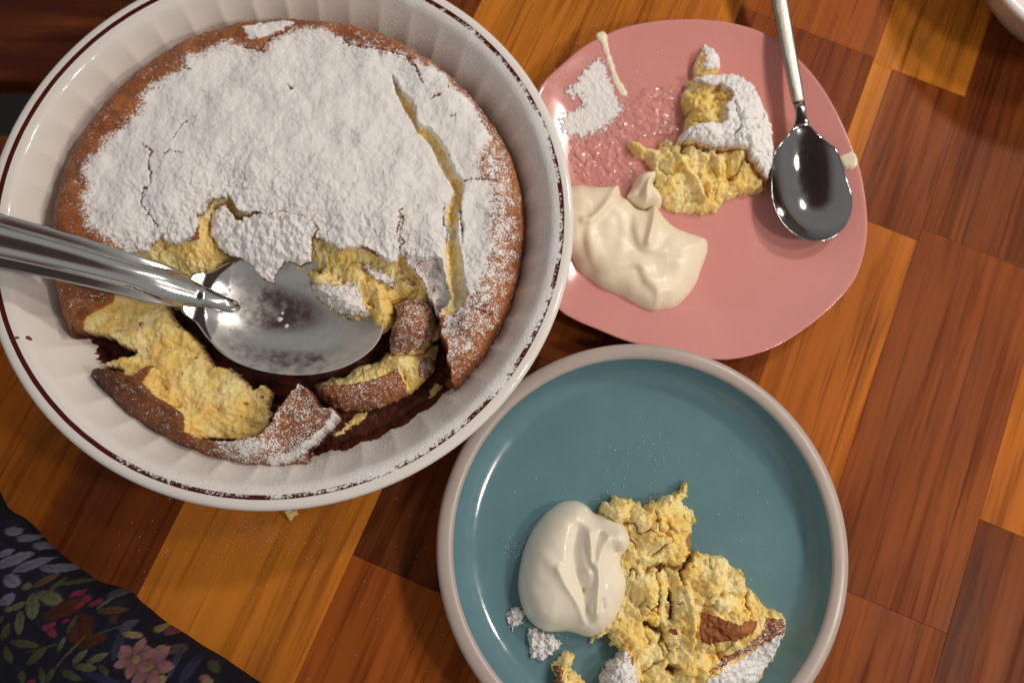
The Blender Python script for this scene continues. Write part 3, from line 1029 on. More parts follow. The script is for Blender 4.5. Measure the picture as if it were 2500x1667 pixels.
# pressed hollow handle: an arched ridge that runs into the bowl and ends in a round nose
V, rows = [], []
NU, NVv = 110, 44
for i in range(NU + 1):
    f = i / NU
    u = .12 - f ** 1.9 * (S_len + 6.0)
    end = math.sqrt(max(1 - max(0, (u + .45) / .57) ** 2, .0004))       # rounded nose
    hw_r = (.40 + .64 * float(sst(-.5, -3.6, u)) + .30 * float(sst(-3, -13, u))) * end
    hgt = (.42 + .22 * float(sst(-.5, -3.5, u))) * end
    surf = float(spoon_z(u)) - 1.45 * (1 - min(1, float(SV_SHAPE(u, 0.0))) ** 2.2)
    base = surf - .04
    row = []
    for k in range(NVv + 1):
        q = 1 - 2 * k / NVv                              # flat flanges either side of a half-round ridge
        fl = float(sst(-1.4, -4.5, u))
        ridge_w = 1 - .42 * fl
        rz = math.sqrt(max(0, 1 - (q / ridge_w) ** 2))
        p = sp_place(u, hw_r * q)
        row.append(len(V))
        V.append((p[0], p[1], base + hgt * (.80 * rz + .20 * (1 - q * q) ** .5 * 1.0) if abs(q) < 1 else base))
    for k in (0, 1):                                    # underside
        vv = hw_r * (-.86 if k == 0 else .86)
        p = sp_place(u, vv)
        row.append(len(V))
        V.append((p[0], p[1], base - .10))
    rows.append(row)
F = []
for a_, b_ in zip(rows[:-1], rows[1:]):
    n = len(a_)
    for k in range(n):
        j = (k + 1) % n
        F.append((a_[k], a_[j], b_[j], b_[k]))
F = np.array(F)
hd = mesh_obj('handle', V, F, M_STEEL, serving, True, {'dust': np.zeros(len(V))})
hd.matrix_parent_inverse = inv

# ================================================================== generic cake pieces
def cake_piece(name, outline, z0, blobs, label, sugar=(), crust=(), dark=(), pits=(), folds=(), lift=0.0, step=.036, ragged=.09, rscale=2.6,
               seed=300, rough=.16, edge=.35, base_sugar=0.0, cat='cake', burn_edge=0.0, crustdust=.35, parent=None, group=None):
    """blobs: (x, y, rx, ry, angle, height); sugar / crust: lists of (polygon, strength, lift); pits: (polyline, width, depth)"""
    def top(x, y, d):
        wx = .07 * fbm(x * 4, y * 4, 3, seed + 1)
        wy = .07 * fbm(x * 4, y * 4, 3, seed + 2)
        z = np.zeros_like(x)
        for (bx, by, rx, ry, an, h) in blobs:
            z = np.maximum(z, h * gauss(x + wx * 2, y + wy * 2, bx, by, rx, ry, an)) * .92 + .08 * (z + h * gauss(x, y, bx, by, rx, ry, an))
        prof_ = np.sqrt(np.clip(1 - np.clip(1 - d / edge, 0, 1) ** 2, 0, 1))
        z = z0 + .25 + z
        w = worley(x * 2.6 + wx * 3, y * 2.6 + wy * 3, seed + 3)
        crumbn = rough * (1.5 * fbm(x * 1.0, y * 1.0, 2, seed + 4, .5) + .45 * (.45 - np.minimum(w, 1)) + .13 * fbm(x * 5.5, y * 5.5, 2, seed + 5, .6)) + .016 * fbm(x * 9, y * 9, 2, seed + 14)
        cz = noise(x * .75 + .5 * fbm(x * .8, y * .8, 2, seed + 7), y * .75 + .5 * fbm(x * .8, y * .8, 2, seed + 8), seed + 9)
        crease = np.exp(-(cz / .07) ** 2) * sst(-.25, .35, noise(x * .7, y * .7, seed + 10))
        crumbn = crumbn - rough * 2.2 * crease
        pit = np.maximum(0, .30 - worley(x * 1.9 + 7, y * 1.9, seed + 6)) * 1.3
        S, C, B = np.zeros_like(x) + base_sugar, np.ones_like(x), np.zeros_like(x)
        smooth_ = np.zeros_like(x)
        for (poly, st, lf) in sugar:
            q = sdf(x + wx, y + wy, poly)
            k = sst(.04, -.08, q)
            S = np.maximum(S, k * st)
            C = C * (1 - k)
            smooth_ = np.maximum(smooth_, k)
            z = z + lf * sst(.05, -.10, q)
        for (poly, st, lf) in crust:
            q = sdf(x + wx, y + wy, poly)
            k = sst(.04, -.08, q)
            C = C * (1 - k)
            S = np.maximum(S * (1 - k), k * st)
            smooth_ = np.maximum(smooth_, k)
            z = z + lf * sst(.05, -.12, q)
        z = z + crumbn * (1 - .70 * smooth_) - .35 * pit * (1 - smooth_) * (rough / .16)
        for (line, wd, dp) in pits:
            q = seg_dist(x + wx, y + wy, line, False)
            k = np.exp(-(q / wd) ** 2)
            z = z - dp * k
            B = np.maximum(B, .75 * sst(.55, .95, k) * min(1.0, dp))  # pit shade put into the crumb colour, stronger in deeper pits
        for (line, wd, dp) in folds:
            q = seg_dist(x + wx, y + wy, line, False)
            z = z + dp * np.exp(-(q / wd) ** 2)
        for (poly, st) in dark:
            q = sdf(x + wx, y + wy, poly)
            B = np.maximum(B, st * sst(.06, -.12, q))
        B = np.maximum(B, burn_edge * np.exp(-d / .12))
        z = z0 + (np.maximum(z, z0 + .06) - z0) * (.22 + .78 * prof_) + lift
        return z, {'sugar': S, 'crumb': C, 'burn_shade': B}

    def shift(x, y, z):
        kk = .075 * min(1.0, (rough / .16) ** 2)
        return kk * fbm(x * 4 + z * 5, y * 4, 3, seed + 11), kk * fbm(x * 4, y * 4 + z * 5, 3, seed + 12)

    c = outline.mean(0)
    o = field_solid(name, outline, top, M_CAKE, parent, step, ragged, rscale, bottom=z0 + lift - .02, shift=shift, seed=seed,
                    origin=(c[0], c[1], z0 + lift))
    if label:
        tag(o, label, cat, group)
    return o


def bl(fr, x, y, rx, ry, ang, h, z=2.0):
    p = at((FRAMES[fr][0] + x / FRAMES[fr][2], FRAMES[fr][1] + y / FRAMES[fr][2]), z)
    k = .0205 / FRAMES[fr][2]
    return (p[0], p[1], rx * k, ry * k, math.radians(ang), h)


# three broken chunks lying on the spoon and in the hole
ch1 = tr('B2', [(120, 510), (240, 470), (300, 520), (370, 450), (400, 400), (345, 350), (250, 430), (240, 330), (300, 260), (520, 250), (700, 230), (900, 260), (1080, 340), (1200, 400),
                (1300, 420), (1450, 560), (1600, 700), (1690, 780), (1450, 840), (1230, 910), (1270, 1050), (1210, 1150), (1170, 1240),
                (1090, 1250), (1000, 1190), (980, 1110), (880, 1110), (700, 1085), (560, 1050), (420, 980), (300, 880), (210, 780), (160, 620)], 2.7)
cake_piece('cake_chunk', ch1, 1.75, [bl('B2', 560, 880, 420, 230, -25, 1.25, 2.6), bl('B2', 900, 640, 600, 260, -22, 1.0, 2.4), bl('B2', 620, 420, 420, 200, 0, .75, 2.4),
                                     bl('B2', 1150, 1080, 180, 220, 0, .9, 2.4), bl('B2', 1400, 720, 300, 200, -20, .9, 2.4)],
           'torn yellow cake chunk with sugared crust curling on the serving spoon', seed=310, step=.032, rough=.20,
           sugar=[(tr('B2', [(110, 500), (160, 620), (290, 730), (400, 700), (560, 740), (700, 650), (830, 740), (870, 850), (900, 960), (980, 1090), (700, 1095), (560, 1060), (420, 990), (300, 890), (200, 790)], 2.7), .66, .12),
                  (tr('B2', [(840, 480), (1010, 455), (1110, 520), (1230, 570), (1300, 690), (1270, 790), (1180, 720), (1100, 700), (1020, 680), (900, 550)], 2.7), .60, .22),
                  (tr('B2', [(1380, 650), (1470, 630), (1540, 720), (1430, 740)], 2.7), .55, .12)])
ch2 = tr('B2', [(1215, 920), (1290, 880), (1500, 800), (1680, 770), (1700, 860), (1760, 920), (1800, 1040), (1820, 1120), (1870, 1230), (1820, 1300),
                (1740, 1340), (1640, 1440), (1620, 1510), (1400, 1550), (1250, 1550), (1180, 1480), (1180, 1370), (1190, 1240), (1280, 1060)], 3.0)
cake_piece('cake_chunk', ch2, 1.5, [bl('B2', 1480, 1140, 420, 460, -20, 1.55, 2.8)], 'brown sugar-dusted crust chunk standing at the bowl end of the serving spoon',
           seed=330, rough=.07, edge=.5, step=.034, ragged=.05,
           crust=[(tr('B2', [(1225, 930), (1290, 885), (1500, 800), (1690, 770), (1710, 860), (1770, 920), (1800, 1040), (1810, 1130), (1790, 1300), (1740, 1340), (1620, 1440), (1600, 1490), (1400, 1530), (1250, 1530), (1185, 1470), (1185, 1370), (1200, 1240), (1285, 1060)], 3.0), .44, .0)],
           dark=[(tr('B2', [(1180, 1240), (1290, 1200), (1330, 1350), (1400, 1480), (1250, 1540), (1180, 1480)], 3.0), .3)])
ch3 = tr('B3', [(450, 630), (580, 580), (640, 540), (760, 560), (820, 500), (900, 430), (980, 400), (1060, 410), (1130, 380), (1200, 290), (1300, 300), (1580, 270),
                (1640, 210), (1740, 200), (1720, 360), (1690, 480), (1610, 560), (1560, 620), (1450, 720), (1300, 790), (1150, 850), (980, 890),
                (800, 890), (640, 870), (530, 800), (470, 730)], 2.3)
cake_piece('cake_chunk', ch3, .95, [bl('B3', 960, 700, 620, 220, 14, 1.15, 2.2), bl('B3', 1400, 470, 300, 260, 20, 1.0, 2.2), bl('B3', 1250, 400, 260, 160, 0, .75, 2.2)],
           'long brown rounded crust chunk with pale crumb, lying below the serving spoon', seed=350, rough=.10, edge=.62, step=.034, ragged=.05,
           crust=[(tr('B3', [(440, 630), (560, 625), (700, 655), (850, 665), (1000, 630), (1150, 575), (1250, 520), (1340, 495), (1370, 560), (1430, 680), (1450, 730), (1300, 800), (1150, 860), (980, 900), (800, 900), (640, 880), (520, 810), (460, 730)], 2.3), .40, .05),
                  (tr('B3', [(1580, 350), (1720, 360), (1690, 480), (1610, 570), (1540, 560), (1540, 470)], 2.3), .48, .05)],
           pits=[(tr('B3', [(1380, 500), (1440, 640)], 2.3), .12, .35)])

# ================================================================== blue plate
BC, BR = np.array([7.33, 0.156]), 9.81
bprof = [(0, .62), (4.0, .62), (7.0, .66), (7.8, .74), (8.3, .92), (8.65, 1.22), (8.86, 1.62), (8.98, 2.0), (9.02, 2.2)]
V, F = lathe(bprof, 200)
plate_b = tag(empty('blue_plate', (BC[0], BC[1], 0)), 'round teal blue plate with pale stoneware rim, nearest the bottom edge', 'plate')
A = np.array(V)
dst = .12 * np.exp(-((A[:, 0] + 1) ** 2 + (A[:, 1] - 4.5) ** 2) / 6) + .02
mesh_obj('glazed_well', V, F, M_BLUE, plate_b, True, {'dust': dst})
rprof = [(9.02, 2.2), (9.06, 2.31), (9.14, 2.38), (9.3, 2.42), (9.5, 2.42), (9.68, 2.37), (9.78, 2.26), (9.81, 2.1), (9.76, 1.8), (9.5, 1.1), (9.0, .55), (8.2, .22),
         (7.6, .10), (7.2, 0), (6.8, 0), (6.6, .2), (0, .3)]
V, F = lathe(rprof, 200)
mesh_obj('rim', V, F, M_STONE, plate_b, True)

cr_out = smooth_poly(tr('B7', [(520, 92), (600, 105), (670, 150), (715, 195), (800, 200), (900, 230), (970, 280), (1010, 370), (1015, 450), (985, 530), (945, 570), (955, 640),
                               (990, 750), (975, 860), (930, 1000), (880, 1090), (800, 1170), (740, 1200), (660, 1215), (570, 1190), (500, 1170), (400, 1172), (300, 1165),
                               (210, 1110), (140, 1020), (100, 900), (85, 780), (105, 620), (150, 450), (220, 310), (310, 200), (420, 120)], 1.7), 3)


def B7(*p):
    return smooth_poly(tr('B7', p, 2.3), 6, closed=False)


def cream_b(x, y, d):
    z = .60 + 2.0 * np.clip(1 - np.clip(1 - d / 2.0, 0, 1) ** 2.6, 0, 1) ** .62
    r1 = seg_dist(x, y, B7((560, 330), (530, 480), (545, 650), (600, 850), (655, 1060)), False)
    z -= .34 * np.exp(-(r1 / .30) ** 2)
    r2 = seg_dist(x, y, B7((650, 360), (660, 480), (680, 600), (720, 700), (715, 850), (700, 1000)), False)
    z += .30 * np.exp(-(r2 / .17) ** 2)
    r3 = seg_dist(x, y, B7((800, 400), (740, 520), (715, 640)), False)
    z += .20 * np.exp(-(r3 / .14) ** 2)
    r3b = seg_dist(x, y, B7((745, 370), (700, 480), (685, 580)), False)
    z -= .22 * np.exp(-(r3b / .12) ** 2)
    p = tr('B7', [(920, 420), (872, 492), (640, 680), (400, 700), (620, 820)], 2.3)
    z += .42 * gauss(x, y, p[0][0], p[0][1], .50)
    z -= .36 * gauss(x, y, p[1][0], p[1][1], .17, .20)
    z += .25 * gauss(x, y, p[2][0], p[2][1], .22)
    z += .12 * gauss(x, y, p[3][0], p[3][1], .25, .8, .5)
    z -= .22 * gauss(x, y, p[4][0], p[4][1], .16, .2)
    r4 = seg_dist(x, y, B7((400, 640), (470, 790), (560, 930), (620, 1080)), False)
    z += .16 * np.exp(-(r4 / .16) ** 2)
    r5 = seg_dist(x, y, B7((755, 900), (765, 960)), False)
    z -= .14 * np.exp(-(r5 / .12) ** 2)
    z += .05 * fbm(x * .9, y * .9, 2, 401)
    return z, {'dust': np.zeros_like(x)}


cb = field_solid('cream_dollop', cr_out, cream_b, M_CREAM2, step=.045, bottom=.6, wall=2, origin=(*cr_out.mean(0), .6))
tag(cb, 'large smooth dollop of whipped cream on the blue plate', 'cream')

bo = tr('B8', [(740, 65), (770, 125), (700, 220), (760, 270), (805, 310), (790, 390), (760, 460), (760, 560), (790, 610), (850, 590), (930, 620), (1000, 630),
               (1060, 700), (1120, 740), (1150, 820), (1220, 890), (1280, 960), (1340, 1020), (1420, 1040), (1450, 1100), (1450, 1200), (1410, 1280), (1400, 1390),
               (1330, 1500), (1290, 1568), (1180, 1680), (900, 1720), (600, 1720), (300, 1720), (90, 1700), (95, 1520), (150, 1430), (210, 1390), (240, 1330), (180, 1290),
               (160, 1210), (100, 1230), (20, 1280), (30, 1200), (100, 1000), (200, 800), (200, 600), (150, 400), (100, 300), (100, 215), (160, 230), (190, 170), (290, 190),
               (380, 230), (410, 270), (470, 215), (560, 200), (680, 140)], 1.7)
cake_piece('cake_slice', bo, .62,
           [bl('B8', 520, 430, 330, 300, 10, 1.5), bl('B8', 240, 300, 170, 170, 0, 1.0), bl('B8', 980, 900, 330, 330, -30, 1.75), bl('B8', 1050, 1180, 420, 220, 12, 1.95),
            bl('B8', 450, 900, 200, 260, 0, 1.25), bl('B8', 330, 1250, 240, 220, 0, .95), bl('B8', 800, 1450, 460, 230, 15, 1.5), bl('B8', 250, 1520, 200, 190, 0, 1.3),
            bl('B8', 720, 110, 60, 120, -20, .6), bl('B8', 720, 1000, 130, 300, 0, 1.5), bl('B8', 1350, 1150, 160, 170, 0, 1.7)],
           'crumbly yellow cake piece with browned sugared crust on the blue plate', seed=420, rough=.19, edge=.30, ragged=.13,
           sugar=[(tr('B8', [(1460, 1150), (1430, 1280), (1420, 1390), (1350, 1510), (1290, 1600), (1180, 1720), (780, 1740), (880, 1540), (1020, 1440), (1150, 1390), (1280, 1300), (1370, 1210)], 2.4), .86, .10),
                  (tr('B8', [(85, 1520), (150, 1425), (210, 1385), (280, 1325), (330, 1380), (360, 1480), (370, 1600), (300, 1740), (80, 1740)], 2.2), .66, .20)],
           crust=[(tr('B8', [(830, 1040), (890, 1050), (960, 1080), (1080, 1130), (1160, 1090), (1250, 1110), (1180, 1190), (1090, 1250), (950, 1260), (870, 1290), (815, 1250), (810, 1160)], 2.4), .10, .06),
                  (tr('B8', [(1300, 1080), (1440, 1080), (1460, 1200), (1380, 1210), (1280, 1290), (1150, 1370), (1020, 1420), (900, 1510), (860, 1490), (980, 1390), (1150, 1290), (1260, 1200)], 2.4), .46, .04),
                  (tr('B8', [(310, 1390), (345, 1370), (350, 1410), (315, 1450)], 2.4), .05, .05), (tr('B8', [(600, 1180), (660, 1165), (660, 1210), (615, 1225)], 2.4), .05, .04),
                  (tr('B8', [(500, 690), (580, 710), (560, 750), (510, 730)], 2.4), .05, .03)],
           dark=[(tr('B8', [(720, 460), (760, 450), (800, 600), (760, 640), (720, 700), (680, 740), (700, 640), (740, 600), (700, 520)], 1.9), .7),  # crevice shade painted into the crumb colour
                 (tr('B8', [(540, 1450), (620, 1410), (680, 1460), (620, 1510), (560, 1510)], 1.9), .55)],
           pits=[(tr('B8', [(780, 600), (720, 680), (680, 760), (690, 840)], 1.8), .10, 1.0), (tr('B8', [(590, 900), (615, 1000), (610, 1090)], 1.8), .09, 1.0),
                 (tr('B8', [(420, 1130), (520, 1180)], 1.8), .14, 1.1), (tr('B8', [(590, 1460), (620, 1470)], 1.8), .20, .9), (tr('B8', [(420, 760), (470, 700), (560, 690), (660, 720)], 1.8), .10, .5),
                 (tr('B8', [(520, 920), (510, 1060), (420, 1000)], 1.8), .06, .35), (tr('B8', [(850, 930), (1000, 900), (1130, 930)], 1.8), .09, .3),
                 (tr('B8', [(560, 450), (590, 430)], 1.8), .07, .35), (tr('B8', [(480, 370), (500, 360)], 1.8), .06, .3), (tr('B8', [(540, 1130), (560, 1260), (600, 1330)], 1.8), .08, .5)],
           folds=[(tr('B8', [(640, 760), (720, 880), (780, 1100), (760, 1280)], 2.2), .18, .25)])
# small broken crumb piece near the bottom edge
so = tr('Z6', [(740, 1310), (790, 1270), (830, 1295), (815, 1335), (800, 1370), (840, 1390), (890, 1451), (900, 1500), (800, 1530), (700, 1500), (722, 1400), (695, 1350)], 1.2)
cake_piece('cake_crumb', so, .62, [bl('Z6', 775, 1310, 60, 50, 0, .7, 1.2), bl('Z6', 790, 1440, 100, 90, 0, .9, 1.2)], 'small broken cake crumb with reddish crust at the bottom of the blue plate',
           seed=450, rough=.14, edge=.2, crust=[(tr('Z6', [(695, 1345), (745, 1350), (770, 1380), (750, 1430), (800, 1451), (780, 1530), (690, 1500), (722, 1400)], 1.2), .40, .04)], cat='cake crumb')


def sugar_pile(name, outline, z0, h, label, seed, ragged=.10, step=.03, base=None):
    def top(x, y, d):
        zb = z0 if base is None else base(x, y)
        z = zb + h * np.clip(d / .28, 0, 1) ** .5 * (.75 + .5 * fbm(x * 3.2, y * 3.2, 4, seed, .6)) + .012
        return z, {'dust': np.zeros_like(x)}
    o = field_solid(name, outline, top, M_SUGAR, step=step, ragged=ragged, rscale=5, bottom=z0 - .02, wall=1, seed=seed, origin=(*outline.mean(0), z0))
    return tag(o, label, 'icing sugar') if label else o


sugar_pile('sugar_clump', tr('Z6', [(435, 1085), (460, 1025), (510, 1005), (548, 1050), (525, 1110), (470, 1150)], .9), .62, .42, 'small clump of icing sugar left of the cream on the blue plate', 470)
sugar_pile('sugar_clump', tr('Z6', [(558, 1200), (568, 1130), (640, 1160), (700, 1175), (762, 1230), (700, 1285), (640, 1335), (578, 1305)], .9), .62, .46,
           'larger clump of icing sugar below the cream on the blue plate', 472)

# ================================================================== pink plate
pk = np.array([(1590, 47), (1515, 51), (1440, 65), (1390, 84), (1340, 110), (1290, 152), (1255, 185), (1236, 220), (1222, 290), (1216, 380), (1222, 480), (1238, 570), (1258, 650),
               (1285, 706), (1325, 733), (1370, 752), (1450, 783), (1560, 808), (1670, 822), (1770, 797), (1850, 750), (1915, 695), (1960, 640), (1983, 575), (1990, 500),
               (1976, 400), (1950, 328), (1910, 242), (1860, 168), (1790, 100), (1735, 70), (1665, 52)], float)
PK = smooth_poly(tr('D', pk, 1.55), 5)
pc = PK.mean(0)
pprof = [(.004, .55), (.25, .55), (.5, .57), (.62, .62), (.72, .74), (.81, .92), (.89, 1.14), (.95, 1.35), (.985, 1.49), (1.0, 1.55), (1.006, 1.545), (1.008, 1.50), (1.0, 1.42), (.93, 1.12),
         (.80, .72), (.66, .35), (.58, .05), (.56, 0), (.52, 0), (.50, .2), (.004, .25)]
V, rows = [], []
for (s, z) in pprof:
    row = []
    for i, p in enumerate(PK):
        q = pc + (p - pc) * s
        wob = .05 * math.sin(i / len(PK) * 2 * math.pi * 5) * max(0, s - .6) * 2
        row.append(len(V))
        V.append((q[0], q[1], z + wob))
    rows.append(row)
F = []
for a_, b_ in zip(rows[:-1], rows[1:]):
    n = len(a_)
    for k in range(n):
        F.append((a_[k], a_[(k + 1) % n], b_[(k + 1) % n], b_[k]))
plate_p = mesh_obj('pink_plate', V, np.array(F), M_PINK, None, True, {'dust': np.zeros(len(V))}, origin=(pc[0], pc[1], 0))
tag(plate_p, 'pink glazed plate of uneven handmade outline, upper right of the dish', 'plate')


def plate_z(x, y):
    """upper face of the pink plate"""
    P = PK - pc
    a = np.arctan2(P[:, 1], P[:, 0])
    o = np.argsort(a)
    R_ = np.interp(np.arctan2(y - pc[1], x - pc[0]), a[o], np.hypot(P[:, 0], P[:, 1])[o], period=2 * np.pi)
    s = np.hypot(x - pc[0], y - pc[1]) / R_
    return np.interp(s, [q[0] for q in pprof[:10]], [q[1] for q in pprof[:10]])


po = tr('B6', [(640, 405), (720, 385), (850, 380), (1000, 395), (1100, 450), (1160, 510), (1195, 610), (1230, 720), (1280, 800), (1320, 900), (1340, 1050), (1330, 1170), (1305, 1240),
               (1310, 1300), (1240, 1340), (1150, 1330), (1050, 1360), (950, 1400), (900, 1480), (800, 1500), (650, 1490), (550, 1500), (450, 1430), (380, 1330), (370, 1240),
               (330, 1170), (350, 1130), (280, 1060), (200, 1010), (130, 930), (180, 900), (300, 960), (400, 970), (415, 900), (450, 870), (490, 910), (540, 940), (560, 880), (620, 850),
               (620, 760), (640, 680), (590, 580), (600, 500), (640, 430)], 1.9)
psug = tr('B6', [(630, 400), (720, 380), (850, 370), (1000, 385), (1110, 440), (1170, 500), (1205, 600), (1240, 710), (1290, 790), (1330, 900), (1350, 1050), (1340, 1170), (1310, 1240), (1290, 1235),
                 (1240, 1190), (1130, 1110), (1080, 1050), (980, 1030), (850, 1010), (750, 985), (650, 950), (535, 930), (550, 880), (640, 850), (800, 830), (910, 830),
                 (920, 750), (900, 690), (960, 650), (975, 610), (930, 520), (900, 480), (820, 490), (770, 460), (720, 420)], 2.3)
cake_piece('cake_slice', po, .56, [bl('B6', 1050, 760, 480, 520, -30, 1.45), bl('B6', 1100, 1000, 330, 330, 0, 1.45), bl('B6', 760, 900, 350, 200, -10, 1.35), bl('B6', 780, 620, 260, 240, 0, .95), bl('B6', 700, 1250, 460, 220, 0, .75),
                                  bl('B6', 300, 980, 220, 70, -30, .5), bl('B6', 560, 1100, 260, 140, -30, .75), bl('B6', 900, 1120, 330, 200, -20, 1.1)],
           'half-eaten cake slice with cracked sugared crust on the pink plate', seed=500, rough=.19, edge=.28, sugar=[(psug, .90, .50)],
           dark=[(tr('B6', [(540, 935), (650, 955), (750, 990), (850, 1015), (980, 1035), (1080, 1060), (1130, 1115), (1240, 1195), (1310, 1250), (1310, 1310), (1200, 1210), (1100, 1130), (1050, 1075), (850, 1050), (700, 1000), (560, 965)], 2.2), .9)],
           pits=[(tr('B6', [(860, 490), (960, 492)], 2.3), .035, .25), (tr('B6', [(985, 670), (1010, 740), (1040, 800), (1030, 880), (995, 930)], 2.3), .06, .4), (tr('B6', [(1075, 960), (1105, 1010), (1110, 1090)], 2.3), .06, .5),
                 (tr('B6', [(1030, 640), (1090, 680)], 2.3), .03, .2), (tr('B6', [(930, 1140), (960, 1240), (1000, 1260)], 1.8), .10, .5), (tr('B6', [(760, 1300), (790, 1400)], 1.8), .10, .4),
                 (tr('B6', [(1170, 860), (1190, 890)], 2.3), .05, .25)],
           folds=[(tr('B6', [(540, 1120), (620, 1230), (720, 1370), (760, 1430)], 1.6), .16, .35), (tr('B6', [(800, 1080), (860, 1200), (880, 1300)], 1.6), .12, .25)])
pt = tr('B6', [(768, 80), (825, 140), (870, 200), (905, 320), (870, 385), (760, 405), (690, 390), (685, 300), (710, 220), (740, 160)], 1.7)
cake_piece('crust_piece', pt, .60, [bl('B6', 810, 260, 140, 160, 0, .95)], 'small pointed crust piece with sugar at the top of the pink plate', seed=520, rough=.06, edge=.10, ragged=.04,
           sugar=[(tr('B6', [(770, 95), (840, 140), (880, 200), (915, 320), (840, 365), (770, 370), (745, 330), (755, 240), (738, 160)], 1.7), .90, .08)], cat='cake crumb')

pcr = smooth_poly(tr('B5', [(-60, 420), (80, 350), (200, 345), (330, 350), (440, 345), (490, 350), (510, 430), (570, 470), (650, 545), (740, 565), (800, 535), (860, 570), (910, 640), (990, 710), (1090, 750),
                            (1200, 790), (1280, 830), (1290, 930), (1240, 1070), (1180, 1230), (1090, 1350), (980, 1440), (860, 1465), (780, 1475), (640, 1420), (500, 1340), (330, 1270),
                            (220, 1190), (120, 1110), (60, 1010), (-60, 900), (-90, 600)], 1.2), 3)


def B5(*p):
    return smooth_poly(tr('B5', p, 1.6), 6, closed=False)


def cream_p(x, y, d):
    zb = plate_z(x, y)
    z = 1.15 * np.clip(1 - np.clip(1 - d / 1.5, 0, 1) ** 2.2, 0, 1) ** .7

    def side(line, wd, dp, soft):
        """a fold: the surface drops sharply on the left of the line and eases back"""
        q = seg_dist(x, y, line, False)
        i = np.argmin([(x - p[0]) ** 2 + (y - p[1]) ** 2 for p in line], 0)
        i = np.clip(i, 0, len(line) - 2)
        t = (line[1:] - line[:-1])[i]
        s = np.sign(t[:, 0] * (y - line[i][:, 1]) - t[:, 1] * (x - line[i][:, 0]))
        en = np.sin(np.pi * np.clip((i + .5) / (len(line) - 1), 0, 1)) ** .6
        return dp * en * np.tanh(s * q / (wd * .7)) * np.exp(-(q / np.where(s > 0, soft, soft * .75)) ** 2)

    z += side(B5((620, 600), (605, 740), (625, 860), (680, 950), (780, 985), (920, 1005)), .20, .13, .75)
    z += side(B5((200, 700), (178, 800), (180, 900), (225, 1050), (300, 1190)), .24, .10, .5)
    z += side(B5((310, 1175), (420, 1140), (560, 1100), (640, 1110), (700, 1230), (780, 1310), (815, 1390), (790, 1460)), .24, .12, .5)
    q = seg_dist(x, y, B5((800, 545), (790, 650), (760, 780), (730, 900)), False)
    z += .30 * np.exp(-(q / .20) ** 2)
    q = seg_dist(x, y, B5((480, 360), (420, 470), (330, 590), (230, 690), (160, 700)), False)
    z += .20 * np.exp(-(q / .22) ** 2)
    z += .06 * fbm(x * .8, y * .8, 2, 601)
    return zb + np.maximum(z, .02), {'dust': np.zeros_like(x)}


cp = field_solid('cream_dollop', pcr, cream_p, M_CREAM, step=.045, bottom=.5, wall=1, origin=(*pcr.mean(0), .55))
tag(cp, 'wide folded pool of yellowish cream on the pink plate beside the dish', 'cream')
pcd = smooth_poly(tr('B5', [(825, 235), (805, 330), (860, 400), (890, 470), (860, 530), (790, 545), (700, 545), (620, 495), (568, 432), (610, 350), (640, 270), (720, 215)], 1.5), 4)


def cream_d(x, y, d):
    z = plate_z(x, y) + 1.15 * np.clip(1 - np.clip(1 - d / .55, 0, 1) ** 2, 0, 1) ** .6
    q = seg_dist(x, y, B5((820, 240), (730, 370), (720, 540)), False)
    return z + .22 * np.exp(-(q / .12) ** 2) - .25 * gauss(x, y, *at((1380 + 660 / 3.6475, 350 + 430 / 3.6475), 1.6), .3), {'dust': np.zeros_like(x)}


tag(field_solid('cream_dollop', pcd, cream_d, M_CREAM, step=.035, bottom=.5, wall=1, origin=(*pcd.mean(0), .55)), 'small peak of cream against the crumb of the pink plate slice', 'cream')


def film(name, poly, h, mat, label, cat, step=.05, ragged=.05, noise_h=.0, nsc=6, seed=700):
    def top(x, y, d):
        return plate_z(x, y) + .015 + h * np.clip(d / .15, 0, 1) ** .5 + noise_h * np.clip(d / .2, 0, 1) * fbm(x * nsc, y * nsc, 3, seed), {'dust': np.zeros_like(x)}
    o = field_solid(name, poly, top, mat, step=step, ragged=ragged, rscale=4, bottom=.5, wall=1, seed=seed, origin=(*poly.mean(0), .55))
    return tag(o, label, cat)


film('cream_streak', smooth_poly(tr('Z5', [(358, 222), (385, 205), (412, 208), (430, 270), (465, 360), (500, 430), (545, 495), (535, 518), (505, 505), (455, 425), (425, 345), (392, 275)], 1.2), 3), .07, M_CREAM,
     'thin streak of cream at the top left of the pink plate', 'cream', step=.03, noise_h=.05, nsc=2)
film('cream_spot', smooth_poly(tr('Z5', [(1735, 890), (1790, 868), (1825, 890), (1835, 940), (1800, 965), (1750, 930)], 1.4), 3), .16, M_CREAM, 'small spot of cream beside the dessert spoon bowl', 'cream', step=.03)
mf = NT('wet_smear')
vv = mf.coord()
M_FILM = mf.out(mf.mix(mf.noise(vv, 160, 3), (0.62, 0.25, 0.225), (0.66, 0.30, 0.275)), .045, mf.bump(mf.noise(vv, 230, 1, .4, .5), .9, .0028))
film('wet_smear', tr('Z5', [(200, 790), (330, 790), (480, 720), (530, 600), (640, 490), (800, 490), (880, 540), (860, 700), (760, 760), (600, 760), (560, 830), (600, 900), (570, 1000), (420, 1030), (260, 1010), (215, 900)], .9),
     .004, M_FILM, 'glistening wet smear across the middle of the pink plate', 'smear', noise_h=.012, nsc=3.0, ragged=.30)
film('milky_puddle', tr('Z5', [(640, 1080), (720, 1130), (860, 1150), (1000, 1150), (1090, 1120), (1130, 1060), (1000, 1040), (900, 1080), (760, 1060)], .9), .03, M_CREAM, 'thin milky puddle at the foot of the pink plate slice', 'cream', ragged=.08)
